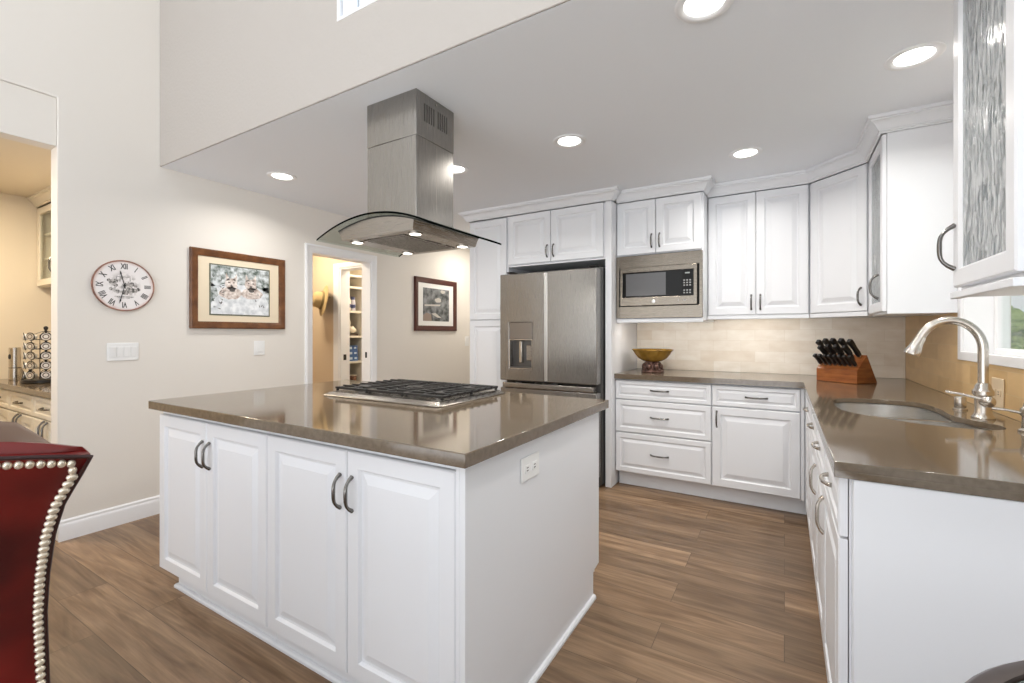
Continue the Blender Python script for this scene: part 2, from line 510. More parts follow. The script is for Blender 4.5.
wl = [(-3.0, 0), (-0.05, 0), (-0.05, 2.645), (0.935, 2.645), (0.935, 0), (2.624, 0), (2.624, 1.993), (3.328, 1.993), (3.328, 0), (5.4, 0), (5.4, HZ), (-3.0, HZ)]
struct(MB().plate(wl, [], 'x', LW - 0.12, LW).build('wall_left', 'wall', bevel=0.006))
struct(MB().box(LW - 0.12, -0.05, 2.355, LW - 0.012, 0.934, 2.644).build('wall_left_header', 'wall', bevel=0.003))
struct(MB().plate([(LW, SY + 0.0125), (RW + 0.16, SY + 0.0125), (RW + 0.16, 5.4), (LW, 5.4)], [], 'z', CZ, CZ + 0.1).build('ceiling', 'ceil'))
sw = [(LW, CZ), (3.2, CZ), (3.2, HZ), (LW, HZ)]
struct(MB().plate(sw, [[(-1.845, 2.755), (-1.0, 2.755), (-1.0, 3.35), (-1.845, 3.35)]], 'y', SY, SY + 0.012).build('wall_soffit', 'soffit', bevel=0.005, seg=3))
struct(MB().box(-3.83, -4.2, HZ, 3.2, SY, HZ + 0.1).build('ceiling_living_room', 'ceil'))
struct(MB().box(-2.66, BW, 0, RW + 0.16, BW + 0.12, CZ).build('wall_back', 'wall'))
struct(MB().box(-3.83, 5.4, 0, -2.5, 5.52, CZ).build('wall_hallway_end', 'wall'))
struct(MB().box(-2.66, BW + 0.12, 0, -2.56, 5.4, CZ).build('wall_hallway_side', 'wall'))
# right wall with the window hole
WY0, WY1, WZ0, WZ1 = 1.99, 3.060, 1.125, 2.12
rw = [(1.40, 0), (BW, 0), (BW, CZ), (1.40, CZ)]
struct(MB().plate(rw, [[(WY0, WZ0), (WY1, WZ0), (WY1, WZ1), (WY0, WZ1)]], 'x', RW, RW + 0.16).build('wall_right', 'wall'))
# tile splashbacks
struct(MB().box(-1.185, BW - 0.012, 0.915, RW - 0.013, BW, 1.358).build('wall_back_tile', 'tile'))
rt = [(1.42, 0.915), (BW - 0.0125, 0.915), (BW - 0.0125, 1.358), (3.106, 1.358), (3.106, 1.112), (1.95, 1.112), (1.95, 1.36), (1.42, 1.36)]
struct(MB().plate(rt, [], 'x', RW - 0.012, RW).build('wall_right_tile', 'tile_shaded'))

# sink window: casing, jamb, sash frames, glass
win = MB()
win.frame(0, 0, WY1 - WY0 + 0.08, WZ1 - WZ0 + 0.05, 0.042, 0, 0.016, 0.003)
wo = struct(win.build('window_1', 'trim'))
wo.location = (RW - 0.017, WY1 + 0.04, WZ0 - 0.015); wo.rotation_euler = (0, 0, -math.pi / 2)
b_ = MB().frame(0.038, 0.018, WY1 - WY0 + 0.042, WZ1 - WZ0 + 0.012, 0.012, 0.01, 0.16, 0.002).build('jamb', 'trim', wo)
b_ = MB().frame(0.05, 0.03, WY1 - WY0 + 0.03, WZ1 - WZ0 - 0.0, 0.030, 0.115, 0.045, 0.005).build('sash_frame', 'trim', wo)
wd = WY1 - WY0
b_ = MB().box(wd * 0.5, 0.118, 0.062, wd * 0.5 + 0.04, 0.15, WZ1 - WZ0 - 0.033).build('mullion', 'trim', wo, bevel=0.003)
b_ = MB().box(0.05, 0.132, 0.05, wd + 0.03, 0.137, WZ1 - WZ0 - 0.02).build('pane', 'pane', wo)

# clerestory window high in the soffit
cw = MB().frame(-1.849, 2.742, -0.996, 3.354, 0.016, SY - 0.004, 0.1, 0.004)
cw = struct(cw.build('window_2', 'trim'))
vb = MB()
for k in range(7):
    x = -1.826 + k * 0.1165
    vb.box(x, SY + 0.014, 2.762, x + 0.102, SY + 0.022, 3.336)
vb.build('vertical_blind', mat('pale_blue_blind', (0.72, 0.78, 0.88), 0.6), cw)
MB().box(-1.81, SY + 0.07, 2.79, -1.035, SY + 0.075, 3.315).build('pane', 'pane', cw)

# baseboards
bp_ = [(0, 0), (0.016, 0), (0.016, 0.085), (0.013, 0.098), (0.010, 0.102), (0.010, 0.115), (0.004, 0.124), (0, 0.124)]
struct(MB().sweep([(LW - 0.119, 0.936), (LW + 0.001, 0.936), (LW + 0.001, 2.555)][1:], bp_, 1).build('baseboard_left', 'trim'))
struct(MB().sweep([(LW + 0.001, 3.40), (LW + 0.001, 5.38)], bp_, 1).build('baseboard_left_rear', 'trim'))

# door casing on the left wall and the jamb lining
def casing(name, y0, y1, z1, wd):
    prof_in, prof_out = 0, wd
    m_ = MB()
    for o, t in ((0, 0.012), (0.012, 0.018), (wd - 0.018, 0.022), (wd, 0.010)):
        pass
    def arch(off, x):
        return [(x, y0 - off, 0.0), (x, y0 - off, z1 + off), (x, y1 + off, z1 + off), (x, y1 + off, 0.0)]
    lanes = [(0, 0.001), (0, 0.012), (0.010, 0.017), (wd * 0.6, 0.017), (wd - 0.014, 0.024), (wd, 0.020), (wd, 0.001)]
    rows = [arch(off, LW + t) for off, t in lanes]
    V = [[m_.bm.verts.new(p) for p in r] for r in rows]
    for a, b in zip(V, V[1:] + V[:1]):
        for i in range(3):
            m_.face([a[i], a[i + 1], b[i + 1], b[i]])
    for i in (0, 3):
        m_.face([r[i] for r in V])
    return m_.build(name, 'trim')


d1 = struct(casing('door_1', 2.626, 3.326, 1.991, 0.066))
jm = MB()
for off, t in ((0, 0),):
    jm.box(LW - 0.125, 2.6245, 0, LW + 0.004, 2.638, 1.992).box(LW - 0.125, 3.314, 0, LW + 0.004, 3.3275, 1.992).box(LW - 0.125, 2.638, 1.98, LW + 0.004, 3.314, 1.9925)
jm.build('door_lining', 'trim', d1)
MB().box(LW - 0.07, 3.3105, 0.985, LW - 0.045, 3.3145, 1.045).build('latch_plate', 'black', d1)

# hall behind the doorway, with an inner doorway to the store room
struct(MB().plate([(-5.9, 0), (-4.352, 0), (-4.352, 1.985), (-3.80, 1.985), (-3.80, 0), (-3.79, 0), (-3.79, CZ), (-5.9, CZ)][:3] + [(-3.835, 1.985), (-3.835, CZ), (-5.9, CZ)], [], 'y', 3.45, 3.56).build('wall_hall', 'tan'))
struct(MB().box(-6.0, 1.72, 0, -5.9, 4.9, CZ).build('wall_hall_left', 'tan'))
struct(MB().box(-5.9, 4.8, 0, LW - 0.12, 4.9, CZ).build('wall_store_room', 'cream'))
struct(MB().box(-5.9, 1.62, CZ, LW - 0.12, 4.9, CZ + 0.08).build('ceiling_hall', 'cream'))
d2 = MB()
for x0, x1, z0, z1 in ((-4.352 - 0.097, -4.352, 0, 1.985 + 0.055), (-4.352, -3.836, 1.985, 1.985 + 0.055)):
    d2.box(x0, 3.432, z0, x1, 3.449, z1)
d2 = struct(d2.build('door_2', 'trim', bevel=0.004))
MB().box(-4.351, 3.44, 0, -4.328, 3.565, 1.984).box(-4.328, 3.44, 1.965, -3.836, 3.565, 1.984).build('door_lining', 'trim', d2, bevel=0.002)
MB().box(-4.3285, 3.478, 0.935, -4.3245, 3.515, 1.00).build('latch_plate', 'black', d2)

# side room behind the tall opening
struct(MB().box(-5.64, -1.2, 0, -5.52, 1.6, CZ).build('wall_side_room_far', 'cream'))
struct(MB().box(-5.64, 1.6, 0, LW - 0.12, 1.7, CZ).build('wall_side_room', 'cream'))
struct(MB().box(-5.64, -1.2, CZ, LW - 0.12, 1.6, CZ + 0.08).build('ceiling_side_room', 'cream'))
struct(MB().box(-5.64, -1.3, 0, LW - 0.12, -1.2, CZ).build('wall_side_room_near', 'cream'))

# ------------------------------------------------------------------ cabinet kit
RAISED = [(0, 0.004), (0.004, 0), (0.054, 0), (0.057, 0.003), (0.061, 0.0105), (0.069, 0.0115), (0.096, 0.0025), (0.099, 0.001)]
SMALL = [(0, 0.004), (0.004, 0), (0.028, 0), (0.030, 0.002), (0.033, 0.008), (0.038, 0.009), (0.052, 0.002), (0.054, 0.001)]


def pull(parent, x, z, y=0.0, l=0.115, vert=True, out=0.028, mat_='pull', name='handle'):
    """arched bow pull standing off a front that faces -y"""
    pts, rs = [], []
    n = 12
    for i in range(n + 1):
        t = i / n
        a = (t - 0.5) * l
        o = out * (1 - abs(2 * t - 1) ** 3.6)
        pts.append((x, y - o - 0.001, z + a) if vert else (x + a, y - o - 0.001, z))
        rs.append(0.0042 + 0.0022 * math.sin(math.pi * t))
    rs[0] = rs[-1] = 0.0075
    rs[1] = rs[-2] = 0.0062
    return MB().tube(pts, rs, 8).build(name, mat_, parent, smooth=60)


def door(parent, x0, z0, x1, z1, y=0.0, hx=None, hz=None, th=0.02, mat_='cab', name='door', vert=True, prof=None, l=0.115, hm='pull'):
    d = MB().rings(x0, z0, x1, z1, prof or RAISED, y, th).build(name, mat_, parent, smooth=20)
    if hx is not None:
        pull(d, hx, hz, y, l, vert, mat_=hm, out=0.020 if hm == 'nickel' else 0.028)
    return d


CROWN = [(0, 0), (0.005, 0), (0.007, 0.006), (0.014, 0.008), (0.014, 0.016), (0.019, 0.018), (0.023, 0.026), (0.034, 0.046), (0.050, 0.058), (0.053, 0.059), (0.053, 0.066), (0.064, 0.068), (0.066, 0.0845), (0, 0.0845)]


def crown(name, path, label, z=2.309, side=1):
    return tag(MB().sweep(path, [(o, z + h) for o, h in CROWN], side).build(name, 'cab', smooth=28), label, 'crown moulding')


# ------------------------------------------------------------------ island
IY = 1.03      # door fronts
def island_unit(x0, x1, label, end_panel=False):
    t = thing('island_cabinet', label, 'cabinet', (x0, IY, 0))
    W = x1 - x0
    D = 2.10 - IY
    fr = 0.0
    MB().box(0, 0.0215, 0.088, W - (0.02 if end_panel else 0.0005), D, 0.845).box(0.004 if not end_panel else 0, 0.016, 0.846, W - (0.012 if end_panel else 0.0005), D, 0.872).build('carcass', 'cab', t, bevel=0.001)
    g = 0.002
    dw = (W - (0.034 if end_panel else 0.0)) / 2
    door(t, g, 0.092, dw - g, 0.845, 0, dw - 0.03, 0.705)
    door(t, dw + g, 0.092, 2 * dw - g, 0.845, 0, dw + 0.03, 0.705)
    k0 = 0.0 if end_panel else 0.095
    MB().box(k0, 0.045, 0.003, W - (0.02 if end_panel else 0.0005), D - 0.07, 0.0875).build('toe_kick', 'cab', t)
    ms = [(0, 0.0), (0.014, 0.0), (0.014, 0.010), (0.009, 0.017), (0, 0.019)]
    path = [(W if end_panel else W - 0.0005, 0.044), (k0, 0.044)] if end_panel else [(W - 0.0005, 0.044), (k0 - 0.001, 0.044), (k0 - 0.001, 0.4)]
    if not end_panel:
        MB().sweep(list(reversed(path)), ms, 1).build('shoe_moulding', 'cab', t)
    else:
        e = MB().prism([(0.0, 0.002), (1.0, 0.002), (1.0, 0.122), (1.075, 0.133), (1.075, 0.872), (0.0, 0.872)], 'x', W - 0.0195, W)
        e.build('end_panel', 'cab', t, bevel=0.0015)
        MB().box(W - 0.0335, 0.0, 0.088, W - 0.0196, 0.021, 0.87).build('corner_stile', 'cab', t, bevel=0.002)
        MB().sweep([(k0, 0.044), (W - 0.0205, 0.044)], ms, 1).build('shoe_moulding', 'cab', t)
        MB().sweep([(W + 0.0005, -0.0), (W + 0.0005, 1.0)], ms, 1).build('shoe_moulding', 'cab', t)
    return t


island_unit(-2.64, -1.731, 'white raised-panel island cabinet pair at the left end, facing the clock wall side')
island_unit(-1.73, -0.77, 'white raised-panel island cabinet pair at the near corner, joined to the plain end panel', True)
tag(MB().box(-2.652, 0.99, 0.8735, -0.74, 2.163, 0.914).build('island_countertop', 'quartz', bevel=0.003), 'glossy taupe quartz slab on top of the kitchen island, carrying the cooktop', 'countertop')

# duplex outlet in the end panel (plate lies in the y-z plane)
def outlet(name, label, loc, rz, w_=0.118, h_=0.075, kind='outlet', n=1, mt='white', cat='outlet'):
    t = thing(name, label, cat, loc, rz)
    MB().box(-w_ / 2, -0.006, -h_ / 2, w_ / 2, -0.0005, h_ / 2).build('plate', mt, t, bevel=0.003)
    if kind == 'outlet':
        for sx in (-1, 1):
            r = MB().box(sx * w_ * 0.2 - 0.016, -0.0085, -0.014, sx * w_ * 0.2 + 0.016, -0.006, 0.014).build('socket', mt, t, bevel=0.003)
            MB().box(sx * w_ * 0.2 - 0.008, -0.0092, 0.003, sx * w_ * 0.2 + 0.004, -0.0084, 0.006).box(sx * w_ * 0.2 - 0.008, -0.0092, -0.007, sx * w_ * 0.2 + 0.004, -0.0084, -0.004).build('slot', 'slotdark', r)
    else:
        for k in range(n):
            cx = (k - (n - 1) / 2) * (w_ - 0.02) / n
            r = MB().box(cx - 0.017, -0.0075, -0.034, cx + 0.017, -0.006, 0.034).build('rocker_bezel', mt, t, bevel=0.001)
            rk = MB()
            rk.loops([[(cx - 0.014, -0.0075, z) for z in (-0.03, 0.03)] + [(cx - 0.014, -0.0105, 0.03), (cx - 0.014, -0.0085, -0.03)],
                      [(cx + 0.014, -0.0075, z) for z in (-0.03, 0.03)] + [(cx + 0.014, -0.0105, 0.03), (cx + 0.014, -0.0085, -0.03)]])
            rk.build('rocker', mt, t, bevel=0.0008)
    return t


outlet('electrical_outlet', 'white duplex outlet on the plain white end panel of the island', (-0.7695, 1.405, 0.772), math.pi / 2, 0.13, 0.083)

# ------------------------------------------------------------------ cooktop
ck = thing('gas_cooktop', 'stainless gas cooktop with black cast-iron grates set into the island top', 'cooktop', (-1.695, 1.828, 0.9145))
CX, CY = 0.395, 0.284
tr = MB()
def rr(hx, hy, z, rad=0.02, n=5):
    pts = []
    for cx, cy, a0 in ((hx - rad, hy - rad, 0), (-hx + rad, hy - rad, 90), (-hx + rad, -hy + rad, 180), (hx - rad, -hy + rad, 270)):
        for k in range(n + 1):
            a = math.radians(a0 + 90 * k / n)
            pts.append((cx + rad * math.cos(a), cy + rad * math.sin(a), z))
    return pts
tr.loops([rr(CX, CY, 0.0), rr(CX + 0.002, CY + 0.002, 0.003), rr(CX, CY, 0.006), rr(CX - 0.006, CY - 0.006, 0.008), rr(CX - 0.022, CY - 0.022, 0.019), rr(CX - 0.030, CY - 0.030, 0.020), rr(CX - 0.036, CY - 0.036, 0.0165)])
tr.build('tray', 'steel', ck)
for bx, by, br_ in ((-0.265, -0.11, 0.040), (-0.265, 0.12, 0.032), (0, 0.0, 0.055), (0.265, -0.11, 0.036), (0.265, 0.12, 0.044)):
    bb = MB().lathe([(br_ + 0.012, 0.0065), (br_ + 0.012, 0.012), (br_, 0.016), (br_, 0.022), (br_ - 0.006, 0.024)], 24, Matrix.Translation((bx, by, 0.011))).build('burner', 'steel', ck)
    MB().lathe([(br_ - 0.004, 0.0245), (br_ - 0.004, 0.030), (br_ - 0.012, 0.033)], 24, Matrix.Translation((bx, by, 0.011))).build('burner_cap', 'iron', bb)
for gx in (-0.2475, 0, 0.2475):
    g = MB()
    hx, hy, z0, z1 = 0.120, 0.234, 0.031, 0.043
    for y in (-hy, hy - 0.012):
        g.box(gx - hx, y, z0, gx + hx, y + 0.012, z1)
    for x in (-hx, hx - 0.012):
        g.box(gx + x, -hy + 0.012, z0, gx + x + 0.012, hy - 0.012, z1 - 0.001)
    g.box(gx - 0.006, -hy + 0.012, z0 + 0.002, gx + 0.006, hy - 0.012, z1 + 0.002)
    for k in range(7):
        y = -hy + 0.058 + k * 0.0578
        for sx in (-1, 1):
            xa, xb = (gx - hx - 0.004, gx - 0.03) if sx < 0 else (gx + 0.03, gx + hx + 0.004)
            g.box(xa, y - 0.0055, z0 + 0.001, xb, y + 0.0055, z1 + 0.004)
    for x in (-hx + 0.003, hx - 0.015):
        for y in (-hy + 0.003, -0.006, hy - 0.015):
            g.box(gx + x, y, 0.0205 if abs(y + 0.006) > 0.2 else 0.0168, gx + x + 0.012, y + 0.012, z0)
    g.build('grate', 'iron', ck, bevel=0.002, loc=(0, 0.010, 0))

# ------------------------------------------------------------------ range hood
HXC, HYC = -1.65, 1.745
hood = thing('range_hood', 'stainless island range hood with curved glass canopy and square chimney above the cooktop', 'range hood', (HXC, HYC, 1.70))
def arc_z(x, hw=0.37, top=0.083):
    return 0.005 + top * (1 - (x / hw) ** 2)
N_ = 28
gl = MB()
xs = [-0.37 + 0.74 * i / N_ for i in range(N_ + 1)]
def edge_y(x):
    return 0.285 - 0.0 * abs(x)
top = [[gl.bm.verts.new((x, sy * edge_y(x), arc_z(x) + 0.009)) for sy in (-1, 1)] for x in xs]
bot = [[gl.bm.verts.new((x, sy * edge_y(x), arc_z(x))) for sy in (-1, 1)] for x in xs]
for i in range(N_):
    gl.mi = 0
    gl.face([top[i][0], top[i + 1][0], top[i + 1][1], top[i][1]])
    gl.face([bot[i][0], bot[i][1], bot[i + 1][1], bot[i + 1][0]])
    gl.mi = 1
    for s_ in (0, 1):
        gl.face([top[i][s_], top[i + 1][s_], bot[i + 1][s_], bot[i][s_]])
for i in (0, N_):
    gl.mi = 1 if i else 0
    gl.face([top[i][0], top[i][1], bot[i][1], bot[i][0]])
gl.build('glass_canopy', ['hoodglass', 'edgeglass'], hood)
# arched body below the glass
bd = MB()
bx = [-0.25 + 0.5 * i / 16 for i in range(17)]
lo_ = 0.0
for sy in (0,):
    front = [(x, -0.25) for x in bx]
loops = []
for x in bx:
    k = 0.235 / 0.25
    loops.append([(x * k, -0.238, lo_), (x, -0.248, arc_z(x) - 0.0015), (x, 0.248, arc_z(x) - 0.0015), (x * k, 0.238, lo_)])
bd.loops(loops)
bd.build('body', 'steel', hood)
gk = MB()
for y in (-0.2485, 0.2405):
    gk.loops([[(x, y, arc_z(x) - 0.007), (x, y + 0.008, arc_z(x) - 0.007), (x, y + 0.008, arc_z(x) - 0.0005), (x, y, arc_z(x) - 0.0005)] for x in bx])
for x in (-0.2505, 0.2435):
    gk.box(x, -0.248, arc_z(x) - 0.007, x + 0.007, 0.248, arc_z(0.25) - 0.0008)
gk.build('gasket', 'black', hood)
fl = MB()
fl.box(-0.135, -0.19, -0.004, 0.135, 0.19, -0.0005)
for k in range(18):
    y = -0.175 + k * 0.02
    fl.box(-0.12, y, -0.0065, 0.12, y + 0.009, -0.004)
fl.build('grease_filter', 'steel_v', hood)
for sx in (-1, 1):
    for sy in (-1, 1):
        MB().lathe([(0.034, -0.0005), (0.034, -0.004), (0.026, -0.005), (0.026, -0.003)], 20, Matrix.Translation((sx * 0.195, sy * 0.178, 0)), cap1=False).build('lamp_ring', 'nickel', hood)
        MB().lathe([(0.026, -0.003), (0.024, -0.0045)], 20, Matrix.Translation((sx * 0.195, sy * 0.178, 0))).build('lamp_lens', 'lamp', hood)
        area('hood_lamp', (HXC + sx * 0.195, HYC + sy * 0.178, 1.693), 0.045, 1.2, (1.0, 0.95, 0.86))
zc = arc_z(0.0) + 0.010
lowc = MB()
lowc.box(-0.1650, -0.140, zc - 0.03, 0.1650, 0.140, 0.478)
lowc.build('lower_chimney', 'steel_v', hood, bevel=0.002)
MB().box(0.1651, 0.004, zc - 0.02, 0.1658, 0.006, 0.478).build('chimney_seam', 'nickel', hood)
upc = MB().box(-0.1665, -0.1415, 0.4785, 0.1665, 0.1415, 0.694).build('upper_chimney', 'steel_v', hood, bevel=0.002)
sl = MB()
for k in range(11):
    if k == 5:
        continue
    y = -0.087 + k * 0.0165
    sl.box(0.1662, y, 0.56, 0.1671, y + 0.008, 0.645)
sl.build('vent_slots', 'slotdark', upc)
MB().lathe([(0.006, 0), (0.006, 0.002), (0.002, 0.003)], 10, Matrix.Translation((0.1667, 0.0, 0.672)) @ Matrix.Rotation(math.pi / 2, 4, 'Y')).build('screw', 'nickel', upc)

# ------------------------------------------------------------------ tall pantry, fridge surround, fridge
FY = 3.54
pn = thing('pantry_cabinet', 'narrow tall white pantry cabinet left of the refrigerator', 'cabinet', (-2.605, FY, 0))
MB().box(0, 0.0215, 0.1, 0.437, BW - FY - 0.002, 2.308).build('carcass', 'cab', pn, bevel=0.001)
door(pn, 0.012, 0.115, 0.425, 1.362, 0, 0.385, 1.26)
door(pn, 0.012, 1.37, 0.425, 2.295, 0, 0.385, 1.47)
MB().box(0, 0.06, 0.002, 0.437, 0.12, 0.0995).build('toe_kick', 'cab', pn)

fs = thing('refrigerator_cabinet', 'white two-door cabinet over the refrigerator with a side panel down to the floor', 'cabinet', (-2.165, FY, 0))
MB().box(0, 0.0215, 1.845, 0.923, BW - FY - 0.002, 2.308).build('carcass', 'cab', fs, bevel=0.001)
MB().box(0.924, 0, 0.002, 0.975, BW - FY - 0.002, 2.308).build('side_panel', 'cab', fs, bevel=0.002)
door(fs, 0.004, 1.862, 0.43, 2.3045, 0, 0.402, 1.955, l=0.105)
door(fs, 0.436, 1.862, 0.905, 2.3045, 0, 0.464, 1.955, l=0.105)
crown('crown_moulding', [(-2.609, FY + 0.5), (-2.609, FY - 0.004), (-1.186, FY - 0.004), (-1.186, 3.590)], 'white crown moulding along the top of the tall pantry and refrigerator cabinets', side=1)

FR0, FR1, FRY = -2.158, -1.262, 3.40
fr = thing('refrigerator', 'stainless French-door refrigerator with a water dispenser in its left door', 'refrigerator', (FR0, FRY, 0))
FW_ = FR1 - FR0
MB().box(0.006, 0.105, 0.02, FW_ + 0.008, 0.80, 1.775).build('body', mat('dark_grey_steel', (0.12, 0.12, 0.12), 0.4, 0.6), fr, bevel=0.004)
half = FW_ / 2
DL = [(half * 0.30 - 0.03, 0.93), (half * 0.30 - 0.03 + 0.0, 1.325)]
dx0, dx1, dz0, dz1, dzm = 0.095, 0.325, 0.935, 1.335, 1.19
dl = MB()
# left door front with the dispenser opening
dl.plate([(0, 0.832), (half - 0.016, 0.832), (half - 0.016, 1.758), (0, 1.758)], [[(dx0, dz0), (dx1, dz0), (dx1, dz1), (dx0, dz1)]], 'y', 0, 0.075)
dl.box(0.004, 0.0755, 0.836, half - 0.014, 0.10, 1.754)
ld = dl.build('door', 'steel_v', fr, bevel=0.007, seg=3)
MB().box(dx0 + 0.001, 0.002, dzm, dx1 - 0.001, 0.02, dz1 - 0.001).build('dispenser_panel', mat('grey_glass_panel', (0.22, 0.20, 0.185), 0.12, 0.4), ld, bevel=0.002)
nb = MB()
nb.box(dx0 + 0.001, 0.066, dz0 + 0.001, dx1 - 0.001, 0.074, dzm - 0.001)
nb.box(dx0 + 0.001, 0.004, dz0 + 0.001, dx1 - 0.001, 0.065, dz0 + 0.015)
nb.build('dispenser_recess', mat('dark_steel_recess', (0.16, 0.155, 0.15), 0.3, 0.8), ld)
MB().box(dx0 + 0.085, 0.02, dz0 + 0.05, dx0 + 0.115, 0.064, dzm - 0.012).build('water_spout', 'nickel', ld, bevel=0.006)
MB().box(dx0 + 0.150, 0.035, dz0 + 0.07, dx0 + 0.20, 0.05, dzm - 0.05).build('dispenser_paddle', 'steel', ld, bevel=0.004)
MB().frame(dx0, dz0, dx1, dzm, 0.008, -0.001, 0.004, 0.001).build('dispenser_trim', 'nickel', ld)
rd = MB()
rd.box(half + 0.016, 0, 0.832, FW_, 0.10, 1.758)
rd = rd.build('door', 'steel_v', fr, bevel=0.007, seg=3)
for x0, x1, nm in ((half - 0.0155, half - 0.003, ld), (half + 0.001, half + 0.0155, rd)):
    MB().box(x0, 0.006, 0.84, x1, 0.08, 1.75).build('pocket_handle', M['brightsteel'], nm, bevel=0.002)
fz = MB().box(0, 0.006, 0.09, FW_, 0.10, 0.768).build('freezer_drawer', 'steel_v', fr, bevel=0.007, seg=3)
MB().box(0.03, -0.008, 0.772, FW_ - 0.03, 0.09, 0.815).build('drawer_grip', 'steel', fz, bevel=0.006)
for x_ in (0.03, FW_ - 0.09):
    MB().box(x_, 0.06, 1.7755, x_ + 0.06, 0.16, 1.787).build('hinge_cover', 'black', fr, bevel=0.004)
MB().box(0.02, 0.09, 0.002, FW_ - 0.02, 0.14, 0.0195).build('kick_grille', 'black', fr)

# ------------------------------------------------------------------ microwave tower
MX0, MX1, MY = -1.187, -0.522, 3.66
mc = thing('microwave_cabinet', 'white two-door wall cabinet above the built-in microwave', 'cabinet', (MX0, MY, 0))
W = MX1 - MX0
DM = BW - MY - 0.002
mcb = MB()
mcb.box(0, 0.0215, 1.872, W, DM, 2.308)
mcb.box(0, 0.0215, 1.338, 0.018, DM, 1.872).box(W - 0.018, 0.0215, 1.338, W, DM, 1.872).box(0.018, 0.0215, 1.338, W - 0.018, DM, 1.358).box(0.018, DM - 0.01, 1.358, W - 0.018, DM, 1.872)
mcb.build('carcass', 'cab', mc, bevel=0.001)
MB().box(0.0, 0.0, 1.328, W, 0.021, 1.361).build('bottom_rail', 'cab', mc, bevel=0.002)
door(mc, 0.004, 1.878, 0.312, 2.3045, 0, 0.284, 1.975, l=0.105)
door(mc, 0.318, 1.878, W - 0.012, 2.3045, 0, 0.346, 1.975, l=0.105)
crown('crown_moulding', [(MX0 + 0.002, MY - 0.001), (MX1 + 0.001, MY - 0.001), (MX1 + 0.001, 3.80)], 'white crown moulding on the cabinet above the microwave', side=1)

mw = thing('microwave_oven', 'stainless built-in microwave with black glass door in a steel trim frame', 'microwave', (MX0 + 0.003, MY - 0.012, 1.362))
TW, TH = W - 0.006, 0.502
tf = MB().plate([(0, 0), (TW, 0), (TW, TH), (0, TH)], [[(0.022, 0.095), (TW - 0.022, 0.095), (TW - 0.022, TH - 0.095), (0.022, TH - 0.095)]], 'y', 0, 0.02)
tf.build('trim_frame', 'steel_h', mw, bevel=0.002)
MB().box(0.024, 0.021, 0.06, TW - 0.024, 0.44, TH - 0.06).build('oven_body', 'dark', mw)
dm0, dm1, dv0, dv1 = 0.036, TW - 0.036, 0.098, TH - 0.097
mdoor = MB().plate([(dm0, dv0), (dm1, dv0), (dm1, dv1), (dm0, dv1)], [[(dm0 + 0.02, dv0 + 0.068), (dm1 - 0.025, dv0 + 0.068), (dm1 - 0.025, dv1 - 0.04), (dm0 + 0.02, dv1 - 0.04)]], 'y', -0.018, 0.018)
mdoor = mdoor.build('door', 'steel_h', mw, bevel=0.003)
MB().box(dm0 + 0.0205, -0.014, dv0 + 0.0685, dm1 - 0.0255, 0.012, dv1 - 0.0405).build('black_glass', 'glassblack', mdoor)
MB().box(dm0 + 0.048, -0.0152, dv0 + 0.080, dm0 + 0.36, -0.0142, dv1 - 0.050).build('window_mesh', mat('grey_oven_window', (0.13, 0.13, 0.135), 0.12, spec=0.25), mdoor)
cp = MB()
cp.box(dm1 - 0.105, -0.0152, dv0 + 0.075, dm1 - 0.032, -0.0142, dv1 - 0.048)
cp = cp.build('control_panel', mat('control_panel_black', (0.010, 0.010, 0.010), 0.25, spec=0.15), mw)
bt = MB()
for r in range(6):
    for c in range(3):
        if r == 2:
            continue
        bt.box(dm1 - 0.097 + c * 0.021, -0.0158, dv0 + 0.085 + r * 0.019, dm1 - 0.085 + c * 0.021, -0.0153, dv0 + 0.095 + r * 0.019)
bt.build('button_legend', mat('grey_print', (0.32, 0.32, 0.32), 0.5), cp)
MB().box(dm1 - 0.085, -0.0158, dv1 - 0.072, dm1 - 0.052, -0.0153, dv1 - 0.062).build('clock_display', mat('display_grey', (0.35, 0.38, 0.38), 0.4), cp)
eb = MB().lathe([(0.014, 0), (0.014, 0.002), (0.011, 0.003)], 24, Matrix.Translation((TW * 0.46, -0.018, dv0 + 0.033)) @ Matrix.Rotation(math.pi / 2, 4, 'X')).build('round_badge', 'foil', mdoor)
MB().box(TW * 0.74, -0.0186, dv0 + 0.026, TW * 0.745, -0.0181, dv0 + 0.044).box(TW * 0.80, -0.0186, dv0 + 0.03, TW * 0.83, -0.0181, dv0 + 0.04).box(dm1 - 0.012, -0.0186, dv0 + 0.026, dm1 - 0.009, -0.0181, dv0 + 0.044).build('door_print', mat('print_grey', (0.3, 0.29, 0.28), 0.5), mdoor)

# ------------------------------------------------------------------ wall cabinets on the back wall and in the corner
UY = 3.87
UX0, UX1 = MX1 + 0.0015, 0.152
uc = thing('wall_cabinet', 'white two-door wall cabinet between the microwave and the angled corner cabinet', 'cabinet', (UX0, UY, 0))
W = W_UC = UX1 - UX0
DU = BW - UY - 0.002
MB().box(0, 0.0215, 1.362, W, DU, 2.308).build('carcass', 'cab', uc, bevel=0.001)
MB().box(0, 0.0, 1.350, W, 0.021, 1.378).build('light_rail', 'cab', uc, bevel=0.002)
hw_ = W / 2
door(uc, 0.006, 1.382, hw_ - 0.002, 2.3045, 0, hw_ - 0.03, 1.475, l=0.11)
door(uc, hw_ + 0.002, 1.382, W - 0.006, 2.3045, 0, hw_ + 0.03, 1.475, l=0.11)

